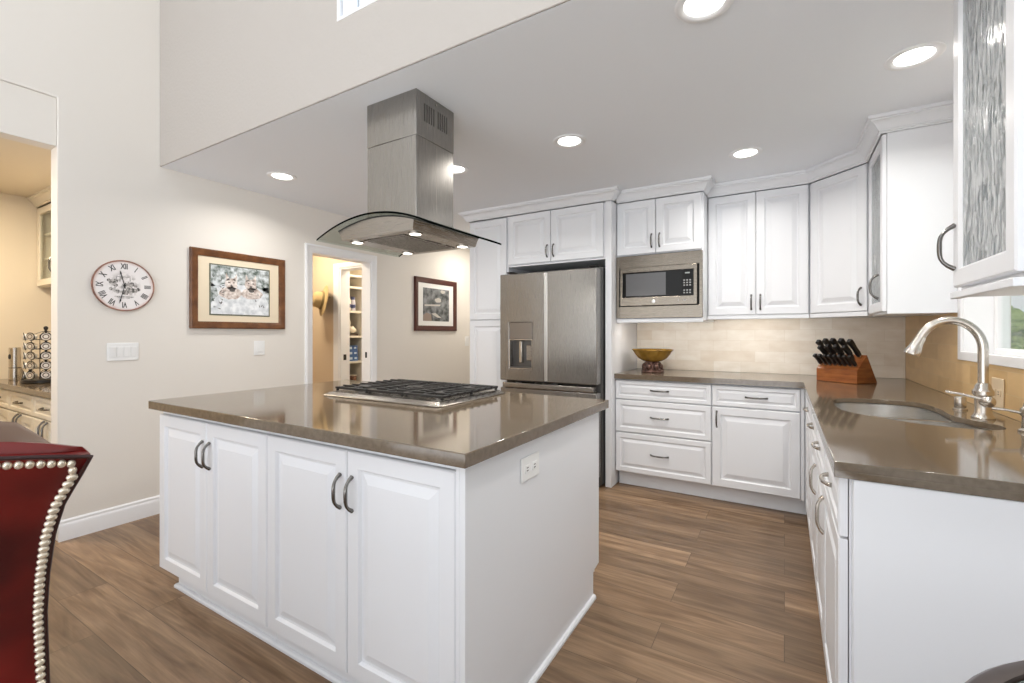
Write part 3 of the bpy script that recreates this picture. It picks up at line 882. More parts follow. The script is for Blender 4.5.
RX = 0.448        # face of the right-hand wall cabinets
DY = UY - (RX - UX1)     # where the diagonal meets the right run
dg = thing('corner_cabinet', 'white angled corner wall cabinet with a single raised-panel door', 'cabinet', (UX1 + 0.0005, UY, 0), -math.pi / 4)
dl_ = (RX - UX1) * math.sqrt(2)
def to_local(px, py):
    v = Matrix.Rotation(math.pi / 4, 2) @ Vector((px - UX1 - 0.0005, py - UY))
    return (v.x, v.y)
poly = [to_local(*p) for p in ((UX1 + 0.002, UY + 0.03), (RX - 0.001 + 0.014, DY + 0.016), (RW - 0.002, DY + 0.016), (RW - 0.002, BW - 0.002), (UX1 + 0.002, BW - 0.002))]
MB().prism(poly, 'z', 1.362, 2.308).build('carcass', 'cab', dg, bevel=0.001)
door(dg, 0.008, 1.382, dl_ - 0.012, 2.3045, -0.0, dl_ - 0.045, 1.475, l=0.11)
MB().box(0.004, 0.0, 1.350, dl_ - 0.006, 0.018, 1.378).build('light_rail', 'cab', dg, bevel=0.002)

def glass_cabinet(label, x_face, y_far, y_near, zb, hx, hinge_note=None, end_mat='cab', rail=False, hz=1.49):
    t = thing('glass_door_cabinet', label, 'cabinet', (x_face, y_far, 0), -math.pi / 2)
    W = y_far - y_near
    D = RW - x_face - 0.002
    c = MB()
    c.box(0, 0.0215, zb, 0.018, D, 2.308).box(W - 0.018, 0.0215, zb, W, D, 2.308)
    c.box(0.018, 0.0215, zb, W - 0.018, D, zb + 0.018).box(0.018, 0.0215, 2.29, W - 0.018, D, 2.308).box(0.018, D - 0.008, zb + 0.018, W - 0.018, D, 2.29)
    c.build('carcass', 'cab', t, bevel=0.001)
    for z in (zb + 0.32, zb + 0.60):
        MB().box(0.019, 0.05, z, W - 0.019, D - 0.009, z + 0.018).build('shelf', 'cab', t)
    d = MB().frame(0.004, zb + 0.014, W - 0.004, 2.3045, 0.058, 0, 0.02, 0.008).build('door', 'cab', t)
    MB().box(0.06, 0.009, zb + 0.07, W - 0.06, 0.013, 2.241).build('glass_pane', 'rain', d)
    pull(d, hx, hz, 0, 0.135, True, 0.036)
    return t


YN = 3.108
gc = glass_cabinet('white corner-side wall cabinet with a rain-glass door, plain end panel towards the window', RX, DY - 0.004, YN, 1.345, 0.36, hz=1.50)
YL, YM = 1.925, 1.472
ng = glass_cabinet('white rain-glass wall cabinet on the near side of the window', 0.45, YL, YM, 1.368, 0.030, hz=1.505)
lr = MB()
lr.box(0.001, -0.006, 1.347, YL - YM + 0.004, 0.016, 1.3675).box(0.001, 0.016, 1.352, YL - YM, 0.30, 1.3675)
lr.build('light_rail', 'cab', ng, bevel=0.002)
MB().lathe([(0.03, 1.344), (0.03, 1.3515)], 20, Matrix.Translation((0.25, 0.15, 0))).build('puck_light', 'lamp', ng)
crown('crown_moulding', [(UX0 + 0.001, UY - 0.001), (UX1, UY - 0.001), (RX - 0.001, DY), (RX - 0.001, YN - 0.001), (RW - 0.003, YN - 0.001)], 'white crown moulding running over the corner wall cabinets to the window', side=1)
crown('crown_moulding', [(RW - 0.003, YL + 0.001), (0.449, YL + 0.001), (0.449, YM - 0.001), (RW - 0.003, YM - 0.001)], 'white crown moulding on the rain-glass cabinet on the near side of the window', side=1)

for p_, x_, y_, l_ in ((uc, W_UC / 2, 0.06, 0.5), (mc, 0.33, 0.06, 0.5)):
    zb_ = 1.3615 if p_ is uc else 1.3375
    MB().box(x_ - l_ / 2, y_ - 0.012, zb_ - 0.004, x_ + l_ / 2, y_ + 0.012, zb_ - 0.0005).build('fill_light_strip', 'lamp', p_)  # glowing strip, added with the light below to brighten the backsplash
    area('backsplash_fill_light', (p_.location.x + x_, p_.location.y + y_, zb_ - 0.0055), l_, 1.4, (1.0, 0.95, 0.88), (math.radians(28), 0, 0), 'RECTANGLE', 0.02)

# ------------------------------------------------------------------ base cabinets, back run
BY = 3.625
db = thing('drawer_cabinet', 'white base cabinet with three stacked drawers under the amber bowl', 'cabinet', (-1.188, BY, 0))
W = 0.728
MB().box(0, 0.0215, 0.118, W, BW - BY - 0.002, 0.872).build('carcass', 'cab', db, bevel=0.001)
for z0, z1, pf in ((0.712, 0.862, SMALL), (0.446, 0.704, SMALL), (0.124, 0.438, SMALL)):
    door(db, 0.004, z0, W - 0.003, z1, 0, W * 0.5 - 0.01, (z0 + z1) / 2 + 0.005, prof=[(i * 1.35, d) for i, d in pf] if z1 < 0.8 else pf, name='drawer', vert=False, l=0.135)
MB().box(0.012, 0.075, 0.002, W, 0.12, 0.117).build('toe_kick', 'cab', db)

dc = thing('base_cabinet', 'white base cabinet with one drawer over one door beside the inside corner', 'cabinet', (-0.4595, BY, 0))
W = 0.598
MB().box(0, 0.0215, 0.118, W, BW - BY - 0.002, 0.872).build('carcass', 'cab', dc, bevel=0.001)
door(dc, 0.004, 0.712, 0.552, 0.862, 0, 0.29, 0.787, prof=SMALL, name='drawer', vert=False, l=0.135)
door(dc, 0.004, 0.124, 0.552, 0.704, 0, 0.035, 0.615, l=0.115)
MB().box(0.555, 0.0, 0.118, W - 0.024, 0.021, 0.872).build('corner_filler', 'cab', dc, bevel=0.001)
MB().box(0, 0.075, 0.002, W - 0.01, 0.12, 0.117).build('toe_kick', 'cab', dc)

# ------------------------------------------------------------------ base cabinets, window run (fronts face -x)
PX = 0.12
def window_unit(y_far, y_near, label, drawers, doors, top_open=False, near=False):
    t = thing('base_cabinet' if not top_open else 'sink_cabinet', label, 'cabinet', (PX, y_far, 0), -math.pi / 2)
    W = y_far - y_near
    D = RW - PX - 0.002
    if top_open:
        c = MB().box(0, 0.0225, 0.1, 0.018, D, 0.872).box(W - 0.018, 0.0225, 0.1, W, D, 0.872).box(0.018, 0.0225, 0.1, W - 0.018, D, 0.118).box(0.018, 0.0225, 0.118, W - 0.018, 0.04, 0.872).box(0.018, D - 0.01, 0.118, W - 0.018, D, 0.872)
    else:
        c = MB().box(0, 0.0225, 0.1, W, D, 0.872)
    c.build('carcass', 'cab', t, bevel=0.001)
    for x0, x1, hx in drawers:
        door(t, x0, 0.716, x1, 0.866, 0, hx, 0.788, prof=SMALL, name='drawer', vert=False, l=0.12, hm='nickel')
    for x0, x1, hx in doors:
        door(t, x0, 0.105, x1, 0.709, 0, hx, 0.60, l=0.13, hm='nickel')
    MB().box(0, 0.03, 0.002, W, 0.07, 0.0995).build('toe_kick', 'cab', t)
    return t


YE = 1.447
window_unit(BY - 0.002, 2.896, 'white base cabinet at the inside corner, farthest on the window run', [(0.05, 0.722, 0.40)], [(0.05, 0.384, None), (0.388, 0.722, None)])
window_unit(2.8955, 1.981, 'white sink base cabinet with two false drawer fronts below the faucet', [(0.004, 0.455, 0.23), (0.459, 0.911, 0.685)], [(0.004, 0.455, None), (0.459, 0.911, 0.494)], True)
window_unit(1.9805, YE, 'white base cabinet with one drawer over one door, nearest on the window run', [(0.004, 0.531, 0.267)], [(0.004, 0.531, 0.04)])
ep = MB().box(0.149, YE - 0.023, 0.002, RW + 0.1, YE - 0.002, 0.872)
tag(ep.build('end_panel', 'cab', bevel=0.002), 'plain white end panel closing the near end of the window run of cabinets', 'cabinet panel')

# sink outline (world x, y) - smoothed
so = [(0.203, 2.70), (0.25, 2.82), (0.365, 2.862), (0.48, 2.85), (0.552, 2.79), (0.575, 2.62), (0.572, 2.46), (0.61, 2.35), (0.655, 2.27), (0.645, 2.19), (0.59, 2.145), (0.52, 2.14), (0.40, 2.18), (0.295, 2.27), (0.22, 2.37), (0.197, 2.52)]
def smooth_closed(p, n=4):
    out = []
    m_ = len(p)
    for i in range(m_):
        p0, p1, p2, p3 = (Vector(p[(i + k - 1) % m_]) for k in range(4))
        for k in range(n):
            t = k / n
            out.append(0.5 * ((2 * p1) + (p2 - p0) * t + (2 * p0 - 5 * p1 + 4 * p2 - p3) * t * t + (3 * p1 - p0 - 3 * p2 + p3) * t ** 3))
    return [(v.x, v.y) for v in out]
sol = smooth_closed(so)
ctr_ = [(-1.188, 3.605), (0.109, 3.605), (0.109, YE - 0.028), (RW - 0.001, YE - 0.028), (RW - 0.001, BW - 0.001), (-1.188, BW - 0.001)]
ct = MB().plate(ctr_, [sol], 'z', 0.892, 0.914)
ct.sweep([(-1.188, 3.605), (0.109, 3.605), (0.109, YE - 0.028), (RW - 0.001, YE - 0.028)], [(0, 0.8735), (0, 0.8925), (-0.035, 0.8925), (-0.035, 0.8735)], 1)
ct = ct.build('worktop', 'quartz', bevel=0.0015)
tag(ct, 'glossy taupe quartz L-shaped worktop along the back wall and under the window', 'countertop')

# sink
sk = thing('kitchen_sink', 'stainless undermount double-bowl sink with a curved outline below the faucet', 'sink', (0.4, 2.5, 0.8905))
def shrink(p, f, cx=0.4, cy=2.5):
    return [((x - cx) * f, (y - cy) * f) for x, y in p]
def sub(ylo, yhi):
    """part of the sink outline between two y values, in local coordinates"""
    pts = []
    for x, y in sol:
        yy = min(max(y, ylo), yhi)
        pts.append((x - 0.4, yy - 2.5))
    return pts
flange = MB()
o_ = [((x - 0.4) * 1.045, (y - 2.5) * 1.03) for x, y in sol]
i_ = [(x - 0.4, y - 2.5) for x, y in sol]
def clip_poly(poly, y0, keep_above):
    out = []
    m_ = len(poly)
    for i in range(m_):
        a, b = poly[i], poly[(i + 1) % m_]
        ina = (a[1] >= y0) == keep_above
        inb = (b[1] >= y0) == keep_above
        if ina:
            out.append(a)
        if ina != inb:
            t = (y0 - a[1]) / (b[1] - a[1])
            out.append((a[0] + (b[0] - a[0]) * t, y0))
    return out
far = clip_poly(i_, -0.06, True)
near_ = clip_poly(i_, -0.085, False)
def inset(poly, f):
    cx = sum(p[0] for p in poly) / len(poly); cy = sum(p[1] for p in poly) / len(poly)
    return [(cx + (x - cx) * f, cy + (y - cy) * f) for x, y in poly]
far_in, near_in = inset(far, 0.985), inset(near_, 0.975)
fm = MB().plate(o_, [far_in, near_in], 'z', -0.004, -0.0005)
fm.build('rim', 'sinksteel', sk)
for nm, pl, dep in (('bowl', far_in, 0.20), ('bowl', near_in, 0.17)):
    q = MB()
    def ring(f, z):
        return [(x, y, z) for x, y in inset(pl, f)]
    q.loops([ring(1.0, -0.002), ring(0.985, -dep * 0.6), ring(0.95, -dep * 0.92), ring(0.86, -dep), ring(0.2, -dep - 0.004)], cap0=False)
    bo = q.build(nm, 'sinksteel', sk, smooth=50)
    cx = sum(p[0] for p in pl) / len(pl); cy = sum(p[1] for p in pl) / len(pl)
    MB().lathe([(0.045, -dep - 0.001), (0.042, 0.002 - dep), (0.03, -dep)], 20, Matrix.Translation((cx, cy, 0))).build('drain', 'nickel', bo)

# faucet
fa = thing('kitchen_faucet', 'brushed nickel gooseneck pull-down faucet behind the sink', 'faucet', (0.655, 2.43, 0.9145))
MB().lathe([(0.034, 0), (0.034, 0.004), (0.029, 0.012), (0.025, 0.022), (0.0245, 0.085), (0.031, 0.09), (0.031, 0.105), (0.026, 0.112), (0.022, 0.128), (0.016, 0.136)], 28).build('base', 'nickel', fa)
R_ = 0.095
nk = [(0, 0, 0.13), (0, 0, 0.20), (0, 0, 0.265)]
for k in range(1, 15):
    a = math.radians(180 * k / 16)
    nk.append((-R_ + R_ * math.cos(a), 0, 0.265 + 0.112 * math.sin(a)))
MB().tube(nk, 0.0155, 16).build('gooseneck', 'nickel', fa, smooth=60)
e = Vector(nk[-1]); dr = (Vector(nk[-1]) - Vector(nk[-2])).normalized()
dr = Vector((-0.38, 0, -0.92)).normalized()
sp_ = [e + dr * t for t in (-0.004, 0.006, 0.02, 0.045, 0.062, 0.072)]
MB().tube(sp_, [0.0165, 0.0175, 0.018, 0.023, 0.0275, 0.0275], 18).build('spray_head', 'nickel', fa, smooth=50)
hd = MB()
hd.tube([(0.0, -0.02, 0.066), (0.0, -0.034, 0.068), (0.0, -0.052, 0.07), (0.0, -0.066, 0.072), (0.0, -0.074, 0.073)], [0.019, 0.0215, 0.022, 0.016, 0.004], 18)
hd.build('valve_cap', 'nickel', fa, smooth=50)
MB().tube([(-0.006, -0.046, 0.075), (-0.035, -0.035, 0.083), (-0.070, -0.018, 0.091), (-0.106, 0.002, 0.096)], [0.006, 0.0052, 0.0045, 0.0052], 10).build('lever', 'nickel', fa, smooth=60)

sd = thing('sink_air_gap', 'short brushed nickel cylinder cap left of the tall faucet', 'sink fitting', (0.645, 2.655, 0.9145))
MB().lathe([(0.024, 0), (0.024, 0.005), (0.019, 0.008)], 22).build('base_ring', 'nickel', sd)
MB().lathe([(0.0185, 0.008), (0.0195, 0.012), (0.0195, 0.05), (0.017, 0.056), (0.012, 0.058)], 22).build('cap', 'nickel', sd)

t2 = thing('filter_tap', 'small brushed nickel lever tap right of the main faucet, at the frame edge', 'tap', (0.693, 2.165, 0.9145))
MB().lathe([(0.026, 0), (0.026, 0.006), (0.018, 0.012), (0.0165, 0.05), (0.021, 0.055), (0.021, 0.075), (0.015, 0.082), (0.012, 0.098), (0.006, 0.10)], 22).build('base', 'nickel', t2)
MB().tube([(-0.018, 0, 0.062), (-0.05, 0.006, 0.068), (-0.085, 0.012, 0.070)], [0.005, 0.004, 0.005], 8).build('lever', 'nickel', t2, smooth=60)

outlet('electrical_outlet', 'tan outlet plate on the shade-toned tile right of the faucet', (RW - 0.0125, 2.60, 1.0), -math.pi / 2, 0.118, 0.118, mt='tanp')

# ------------------------------------------------------------------ amber bowl on the worktop
bw = thing('pedestal_bowl', 'amber fluted bowl on a carved bronze base, on the worktop beside the refrigerator', 'bowl', (-0.955, 3.90, 0.9145))
q = MB()
nb_ = 48
def flute(k):
    return 1 + 0.035 * math.cos(12 * 2 * math.pi * k / nb_)
prof = [(0.035, 0.088), (0.075, 0.096), (0.112, 0.118), (0.138, 0.150), (0.150, 0.172), (0.170, 0.190), (0.168, 0.193), (0.145, 0.174), (0.130, 0.150), (0.105, 0.122), (0.06, 0.104), (0.01, 0.10)]
q.loops([[(r * (flute(k) if 0.05 < r < 0.16 else 1) * math.cos(2 * math.pi * k / nb_), r * (flute(k) if 0.05 < r < 0.16 else 1) * math.sin(2 * math.pi * k / nb_), z) for k in range(nb_)] for r, z in prof])
q.build('dish', 'amber', bw, smooth=60)
q = MB().lathe([(0.088, 0), (0.092, 0.006), (0.090, 0.014), (0.076, 0.02), (0.070, 0.035), (0.064, 0.05), (0.058, 0.07), (0.06, 0.082), (0.05, 0.0935)], 28)
for k in range(7):
    a = 2 * math.pi * k / 7
    q.ball((0.062 * math.cos(a), 0.062 * math.sin(a), 0.048), 0.026, 0.026, 0.032)
    q.ball((0.07 * math.cos(a + 0.4), 0.07 * math.sin(a + 0.4), 0.022), 0.022, 0.022, 0.014)
    q.ball((0.05 * math.cos(a + 0.4), 0.05 * math.sin(a + 0.4), 0.075), 0.018, 0.018, 0.016)
q.build('carved_base', 'bronze', bw, smooth=60)

# ------------------------------------------------------------------ knife block and knives
kb = thing('knife_block', 'cherry wood knife block in the corner of the worktop', 'knife block', (0.190, 3.80, 0.9145), math.radians(-38))
kp = [(0.0, 0.0), (0.205, 0.0), (0.100, 0.186), (0.0, 0.086)]
KL = 0.265
MB().prism([(y, z) for y, z in kp], 'x', 0.0, KL).build('block', 'blockwood', kb, bevel=0.003)
sl = Vector((0.100, 0.100)).normalized()       # along the slope (y, z)
KM = Matrix.Translation(kb.location) @ Matrix.Rotation(math.radians(-38), 4, 'Z')


def knife(x, s, l, r, first=None):
    base = Vector((0.0, 0.086)) + sl * s
    lean = Vector((-0.7071, 0.7071))
    if first is None:
        o = thing('kitchen_knife', 'black-handled kitchen knife standing in the cherry wood knife block', 'knife', (0, 0, 0), group='knives in the cherry wood block')
        MB().loops([[(sx * 0.009 * k, sy * 0.012 * k + dy, z) for sx, sy in ((-1, -1), (1, -1), (1, 1), (-1, 1))] for k, z, dy in ((0.8, 0.012, 0), (0.95, 0.03, 0), (0.85, 0.055, 0.001), (1.0, 0.085, 0.001), (1.15, 0.108, -0.002), (0.85, 0.115, -0.003))]).build('handle', 'black', o, bevel=0.002)
        MB().box(-0.0075, -0.010, 0.001, 0.0075, 0.010, 0.012).build('bolster', 'nickel', o, bevel=0.001)
    else:
        o = first.copy(); COL.objects.link(o)
        for ch in first.children:
            c = ch.copy(); COL.objects.link(c); c.parent = o
    q = Vector((lean.x, lean.y)).normalized()
    ang = math.atan2(-q.x, q.y)
    o.matrix_world = KM @ Matrix.Translation((x, base.x, base.y)) @ Matrix.Rotation(ang, 4, 'X') @ Matrix.Diagonal((r * 1.12, r * 1.12, l * 1.2 / 0.115, 1))
    return o


k0 = knife(0.028, 0.118, 0.128, 1.05)
for x, s_, l, r in ((0.078, 0.120, 0.138, 1.1), (0.130, 0.118, 0.142, 1.15), (0.182, 0.120, 0.140, 1.15), (0.235, 0.118, 0.135, 1.15),
                    (0.052, 0.080, 0.118, 1.0), (0.104, 0.082, 0.124, 1.05), (0.157, 0.080, 0.124, 1.05), (0.210, 0.082, 0.120, 1.05)):
    knife(x, s_, l, r, k0)
for k in range(8):
    knife(0.020 + k * 0.0322, 0.036, 0.085, 0.85, k0)

# ------------------------------------------------------------------ wall things on the left wall (plates facing +x : local -y -> +x means rz = +90 deg)
RZL = math.pi / 2
outlet('light_switch', 'white four-gang rocker switch plate below the clock', (LW, 1.247, 1.121), RZL, 0.168, 0.116, 'switch', 4, cat='light switch')
outlet('light_switch', 'white single rocker switch plate below the snowy animal picture', (LW, 2.146, 1.122), RZL, 0.09, 0.118, 'switch', 1, cat='light switch')
outlet('light_switch', 'white switch plate on the far wall beside the tall pantry cabinet', (LW, 5.0, 1.137), RZL, 0.09, 0.13, 'switch', 1, cat='light switch')

# clock: built facing local -y, centre at the origin
ckt = thing('wall_clock', 'round vintage clock with roman numerals and a worn copper rim on the left wall', 'clock', (LW + 0.001, 1.25, 1.552), RZL)
RX90 = Matrix.Rotation(math.pi / 2, 4, 'X')
m = mat('aged_clock_face', (0.85, 0.78, 0.75), 0.6)
N, L, b = nt(m)
tc = N.new('ShaderNodeTexCoord')
ln = N.new('ShaderNodeVectorMath'); ln.operation = 'LENGTH'; L.new(tc.outputs['Object'], ln.inputs[0])
nz = N.new('ShaderNodeTexNoise'); nz.inputs['Scale'].default_value = 38; nz.inputs['Detail'].default_value = 5; L.new(tc.outputs['Object'], nz.inputs['Vector'])
nzl = N.new('ShaderNodeTexNoise'); nzl.inputs['Scale'].default_value = 14; nzl.inputs['Detail'].default_value = 3; L.new(tc.outputs['Object'], nzl.inputs['Vector'])
rim = N.new('ShaderNodeValToRGB'); rim.color_ramp.elements[0].position = 0.142; rim.color_ramp.elements[0].color = (0.86, 0.82, 0.81, 1)
rim.color_ramp.elements[1].position = 0.178; rim.color_ramp.elements[1].color = (0.55, 0.32, 0.25, 1)
adn = N.new('ShaderNodeMath'); adn.operation = 'MULTIPLY_ADD'; adn.inputs[1].default_value = 0.045
L.new(nzl.outputs['Fac'], adn.inputs[0]); ad2 = N.new('ShaderNodeMath'); ad2.operation = 'ADD'; ad2.inputs[1].default_value = -0.022
L.new(ln.outputs['Value'], ad2.inputs[0]); L.new(ad2.outputs[0], adn.inputs[2]); L.new(adn.outputs[0], rim.inputs[0])
blot = N.new('ShaderNodeValToRGB'); blot.color_ramp.elements[0].position = 0.47; blot.color_ramp.elements[1].position = 0.57
blot.color_ramp.elements[0].color = (0.0, 0.0, 0.0, 1); blot.color_ramp.elements[1].color = (1, 1, 1, 1)
L.new(nz.outputs['Fac'], blot.inputs[0])
msk = N.new('ShaderNodeMapRange'); msk.inputs['From Min'].default_value = 0.05; msk.inputs['From Max'].default_value = 0.095; msk.inputs['To Min'].default_value = 0.75; msk.inputs['To Max'].default_value = 0.0
L.new(ln.outputs['Value'], msk.inputs[0])
mu = N.new('ShaderNodeMath'); mu.operation = 'MULTIPLY'; L.new(blot.outputs[0], mu.inputs[0]); L.new(msk.outputs[0], mu.inputs[1])
mxx = N.new('ShaderNodeMix'); mxx.data_type = 'RGBA'; mxx.inputs[7].default_value = (0.22, 0.20, 0.18, 1)
L.new(mu.outputs[0], mxx.inputs['Factor']); L.new(rim.outputs[0], mxx.inputs[6]); L.new(mxx.outputs[2], b.inputs['Base Color'])
MB().lathe([(0.160, 0), (0.160, 0.012), (0.0005, 0.012)], 56, RX90).build('face', m, ckt, smooth=20)
rim_m = mat('worn_copper_rim', (0.30, 0.13, 0.08), 0.5, 0.3)
color_noise(rim_m, (0.16, 0.08, 0.06), (0.46, 0.24, 0.17), 20, 4)
MB().lathe([(0.160, 0.0), (0.165, 0.002), (0.166, 0.012), (0.163, 0.0165), (0.1585, 0.0155), (0.1575, 0.0122)], 56, RX90, False, False).build('rim', rim_m, ckt)


def text_mesh(name, txt, size, mtx, material, parent, ext=0.0004):
    cu = bpy.data.curves.new(name, 'FONT')
    cu.body = txt; cu.size = size; cu.align_x = 'CENTER'; cu.align_y = 'CENTER'; cu.extrude = ext; cu.offset = 0.0012
    o = bpy.data.objects.new(name, cu); COL.objects.link(o)
    dgp = bpy.context.evaluated_depsgraph_get()
    me = bpy.data.meshes.new_from_object(o.evaluated_get(dgp))
    bpy.data.objects.remove(o)
    bm_ = bmesh.new(); bm_.from_mesh(me); bm_.transform(mtx)
    return bm_


nb = MB()
tmp = bpy.data.meshes.new('tmp')
for h in range(1, 13):
    rn = ['I', 'II', 'III', 'IIII', 'V', 'VI', 'VII', 'VIII', 'IX', 'X', 'XI', 'XII'][h - 1]
    a = math.radians(-30 * h)
    mt_ = RX90 @ Matrix.Rotation(a, 4, 'Z') @ Matrix.Translation((0, 0.124, 0.0126)) @ Matrix.Diagonal((0.72, 1.15, 1, 1))
    bt_ = text_mesh('numeral', rn, 0.043, mt_, None, None)
    bt_.to_mesh(tmp); bt_.free()
    nb.bm.from_mesh(tmp)
nb.build('roman_numerals', mat('faded_black_ink', (0.09, 0.085, 0.08), 0.7), ckt, smooth=0)
FLW = mat('faded_grey_ink', (0.16, 0.15, 0.14), 0.7)
color_noise(FLW, (0.07, 0.065, 0.06), (0.62, 0.58, 0.55), 75, 4, 0.40, 0.62)
cup = MB()      # printed flower basket outline in the middle of the face
for (x0, z0, x1, z1) in ((-0.042, 0.055, 0.032, 0.058), (-0.042, 0.03, -0.039, 0.058), (0.029, 0.03, 0.032, 0.058), (-0.05, -0.075, 0.05, -0.07), (-0.035, -0.082, 0.03, -0.079)):
    cup.box(x0, -0.0128, z0, x1, -0.0121, z1)
for (x, z, r_) in ((-0.065, 0.02, 0.016), (-0.045, 0.028, 0.013), (-0.08, 0.03, 0.010), (0.04, 0.012, 0.014), (0.06, 0.0, 0.011), (0.03, -0.028, 0.024), (0.055, -0.03, 0.016), (0.005, -0.045, 0.018), (-0.07, -0.025, 0.010), (-0.035, -0.04, 0.013), (0.075, -0.02, 0.012), (-0.045, 0.0, 0.012)):
    cup.lathe([(r_, 0.0121), (r_ * 0.55, 0.0127)], 9, Matrix.Translation((x, 0, z)) @ RX90)
cup.build('flower_print', FLW, ckt, smooth=0)


def hand(name, ang, l, w_):
    o = MB()
    o.loops([[(-w_, -0.0005, -0.02), (w_, -0.0005, -0.02), (w_ * 1.2, -0.0005, l * 0.75), (w_ * 2.4, -0.0005, l * 0.8), (0, -0.0005, l), (-w_ * 2.4, -0.0005, l * 0.8), (-w_ * 1.2, -0.0005, l * 0.75)],
             [(-w_, 0.0005, -0.02), (w_, 0.0005, -0.02), (w_ * 1.2, 0.0005, l * 0.75), (w_ * 2.4, 0.0005, l * 0.8), (0, 0.0005, l), (-w_ * 2.4, 0.0005, l * 0.8), (-w_ * 1.2, 0.0005, l * 0.75)]])
    bmesh.ops.transform(o.bm, matrix=Matrix.Translation((0, -0.0165 - 0.002 * (l > 0.11), 0)) @ Matrix.Rotation(ang, 4, 'Y'), verts=o.bm.verts)
    return o.build(name, 'black', ckt, smooth=0)


hand('hour_hand', math.radians(-14), 0.100, 0.0022)
hand('minute_hand', math.radians(193), 0.122, 0.0018)
MB().lathe([(0.006, 0.012), (0.006, 0.021), (0.003, 0.022)], 14, RX90).build('hub', 'black', ckt)


def framed_picture(name, label, yc, zc, w_, h_, fw, fm, layers, mat_in, glass=True):
    """built facing local -y; layers(root, w, h) adds the print"""
    t = thing(name, label, 'picture', (LW + 0.001, yc, zc), RZL)
    lanes = [(0, 0.0), (0, -0.022), (fw * 0.12, -0.027), (fw * 0.55, -0.024), (fw * 0.8, -0.016), (fw, -0.013), (fw, 0.0)]
    m_ = MB()
    m_.loops([[(-w_ / 2 + i, y, -h_ / 2 + i), (w_ / 2 - i, y, -h_ / 2 + i), (w_ / 2 - i, y, h_ / 2 - i), (-w_ / 2 + i, y, h_ / 2 - i)] for i, y in lanes], close=True)
    m_.build('frame', fm, t, smooth=25)
    iw, ih = w_ / 2 - fw, h_ / 2 - fw
    MB().box(-iw + 0.0005, -0.008, -ih + 0.0005, iw - 0.0005, -0.001, ih - 0.0005).build('mat_board', mat_in, t)
    layers(t)
    return t


def flat_poly(o, pts, y, th=0.0004):
    return o.prism(pts, 'y', y - th, y)


def blob(cx, cz, rx, rz, n=14, seed=0, jag=0.15):
    rnd = random.Random(seed)
    return [(cx + rx * (1 + rnd.uniform(-jag, jag)) * math.cos(2 * math.pi * k / n), cz + rz * (1 + rnd.uniform(-jag, jag)) * math.sin(2 * math.pi * k / n)) for k in range(n)]


def snow_print(t):
    m_ = mat('snowy_print', (0.8, 0.82, 0.85), 0.6)
    color_noise(m_, (0.60, 0.63, 0.66), (0.88, 0.90, 0.92), 26, 4)
    MB().box(-0.233, -0.0105, -0.195, 0.233, -0.0085, 0.195).build('inner_mat', 'green_mat', t)
    MB().box(-0.223, -0.0115, -0.185, 0.223, -0.0105, 0.185).build('print', m_, t)
    trees = mat('print_forest', (0.3, 0.35, 0.33), 0.7)
    color_noise(trees, (0.10, 0.13, 0.11), (0.72, 0.76, 0.78), 30, 5)
    o = MB()
    flat_poly(o, [(-0.222, 0.02), (-0.12, 0.05), (0.1, 0.05), (0.222, 0.0), (0.222, 0.184), (-0.222, 0.184)], -0.0116)
    flat_poly(o, [(-0.222, -0.10), (-0.17, -0.04), (-0.19, 0.03), (-0.222, 0.05)], -0.0116)
    flat_poly(o, [(0.222, -0.09), (0.185, -0.02), (0.17, 0.04), (0.222, 0.05)], -0.0116)
    o.build('printed_trees', trees, t, smooth=0)
    fur = mat('print_fur', (0.62, 0.52, 0.45), 0.8)
    color_noise(fur, (0.44, 0.35, 0.30), (0.86, 0.80, 0.76), 45, 4)
    o = MB()
    for cx, cz in ((-0.075, 0.05), (0.075, 0.055)):
        flat_poly(o, blob(cx, cz, 0.047, 0.047, 16, 3), -0.012)
        for s_ in (-1, 1):
            flat_poly(o, [(cx + s_ * 0.012, cz + 0.035), (cx + s_ * 0.045, cz + 0.02), (cx + s_ * 0.040, cz + 0.085)], -0.012)
    flat_poly(o, blob(-0.085, -0.02, 0.085, 0.048, 18, 5, 0.1), -0.012)
    flat_poly(o, blob(0.085, -0.015, 0.085, 0.045, 18, 6, 0.1), -0.012)
    o.build('printed_animals', fur, t, smooth=0)
    o = MB()
    for cx, cz in ((-0.075, 0.05), (0.075, 0.055)):
        for s_ in (-1, 1):
            flat_poly(o, blob(cx + s_ * 0.018, cz + 0.012, 0.007, 0.005, 8, 1), -0.0125)
        flat_poly(o, blob(cx, cz - 0.014, 0.010, 0.009, 8, 2), -0.0125)
        flat_poly(o, blob(cx + 0.005, cz - 0.045, 0.022, 0.016, 10, 9), -0.0125)
    rnd = random.Random(4)
    for _ in range(26):
        x = rnd.choice((-1, 1)) * rnd.uniform(0.12, 0.215); z = rnd.uniform(-0.17, 0.16)
        a = rnd.uniform(0, 3.1)
        flat_poly(o, [(x, z), (x + 0.026 * math.cos(a), z + 0.026 * math.sin(a)), (x + 0.008 * math.cos(a + 1.2), z + 0.008 * math.sin(a + 1.2))], -0.0125)
    o.build('printed_details', mat('print_dark', (0.10, 0.09, 0.085), 0.8), t, smooth=0)


framed_picture('framed_picture', 'wood-framed print of two animals lying in snow, right of the clock', 1.996, 1.574, 0.727, 0.592, 0.052, 'frame1', snow_print, 'cork')


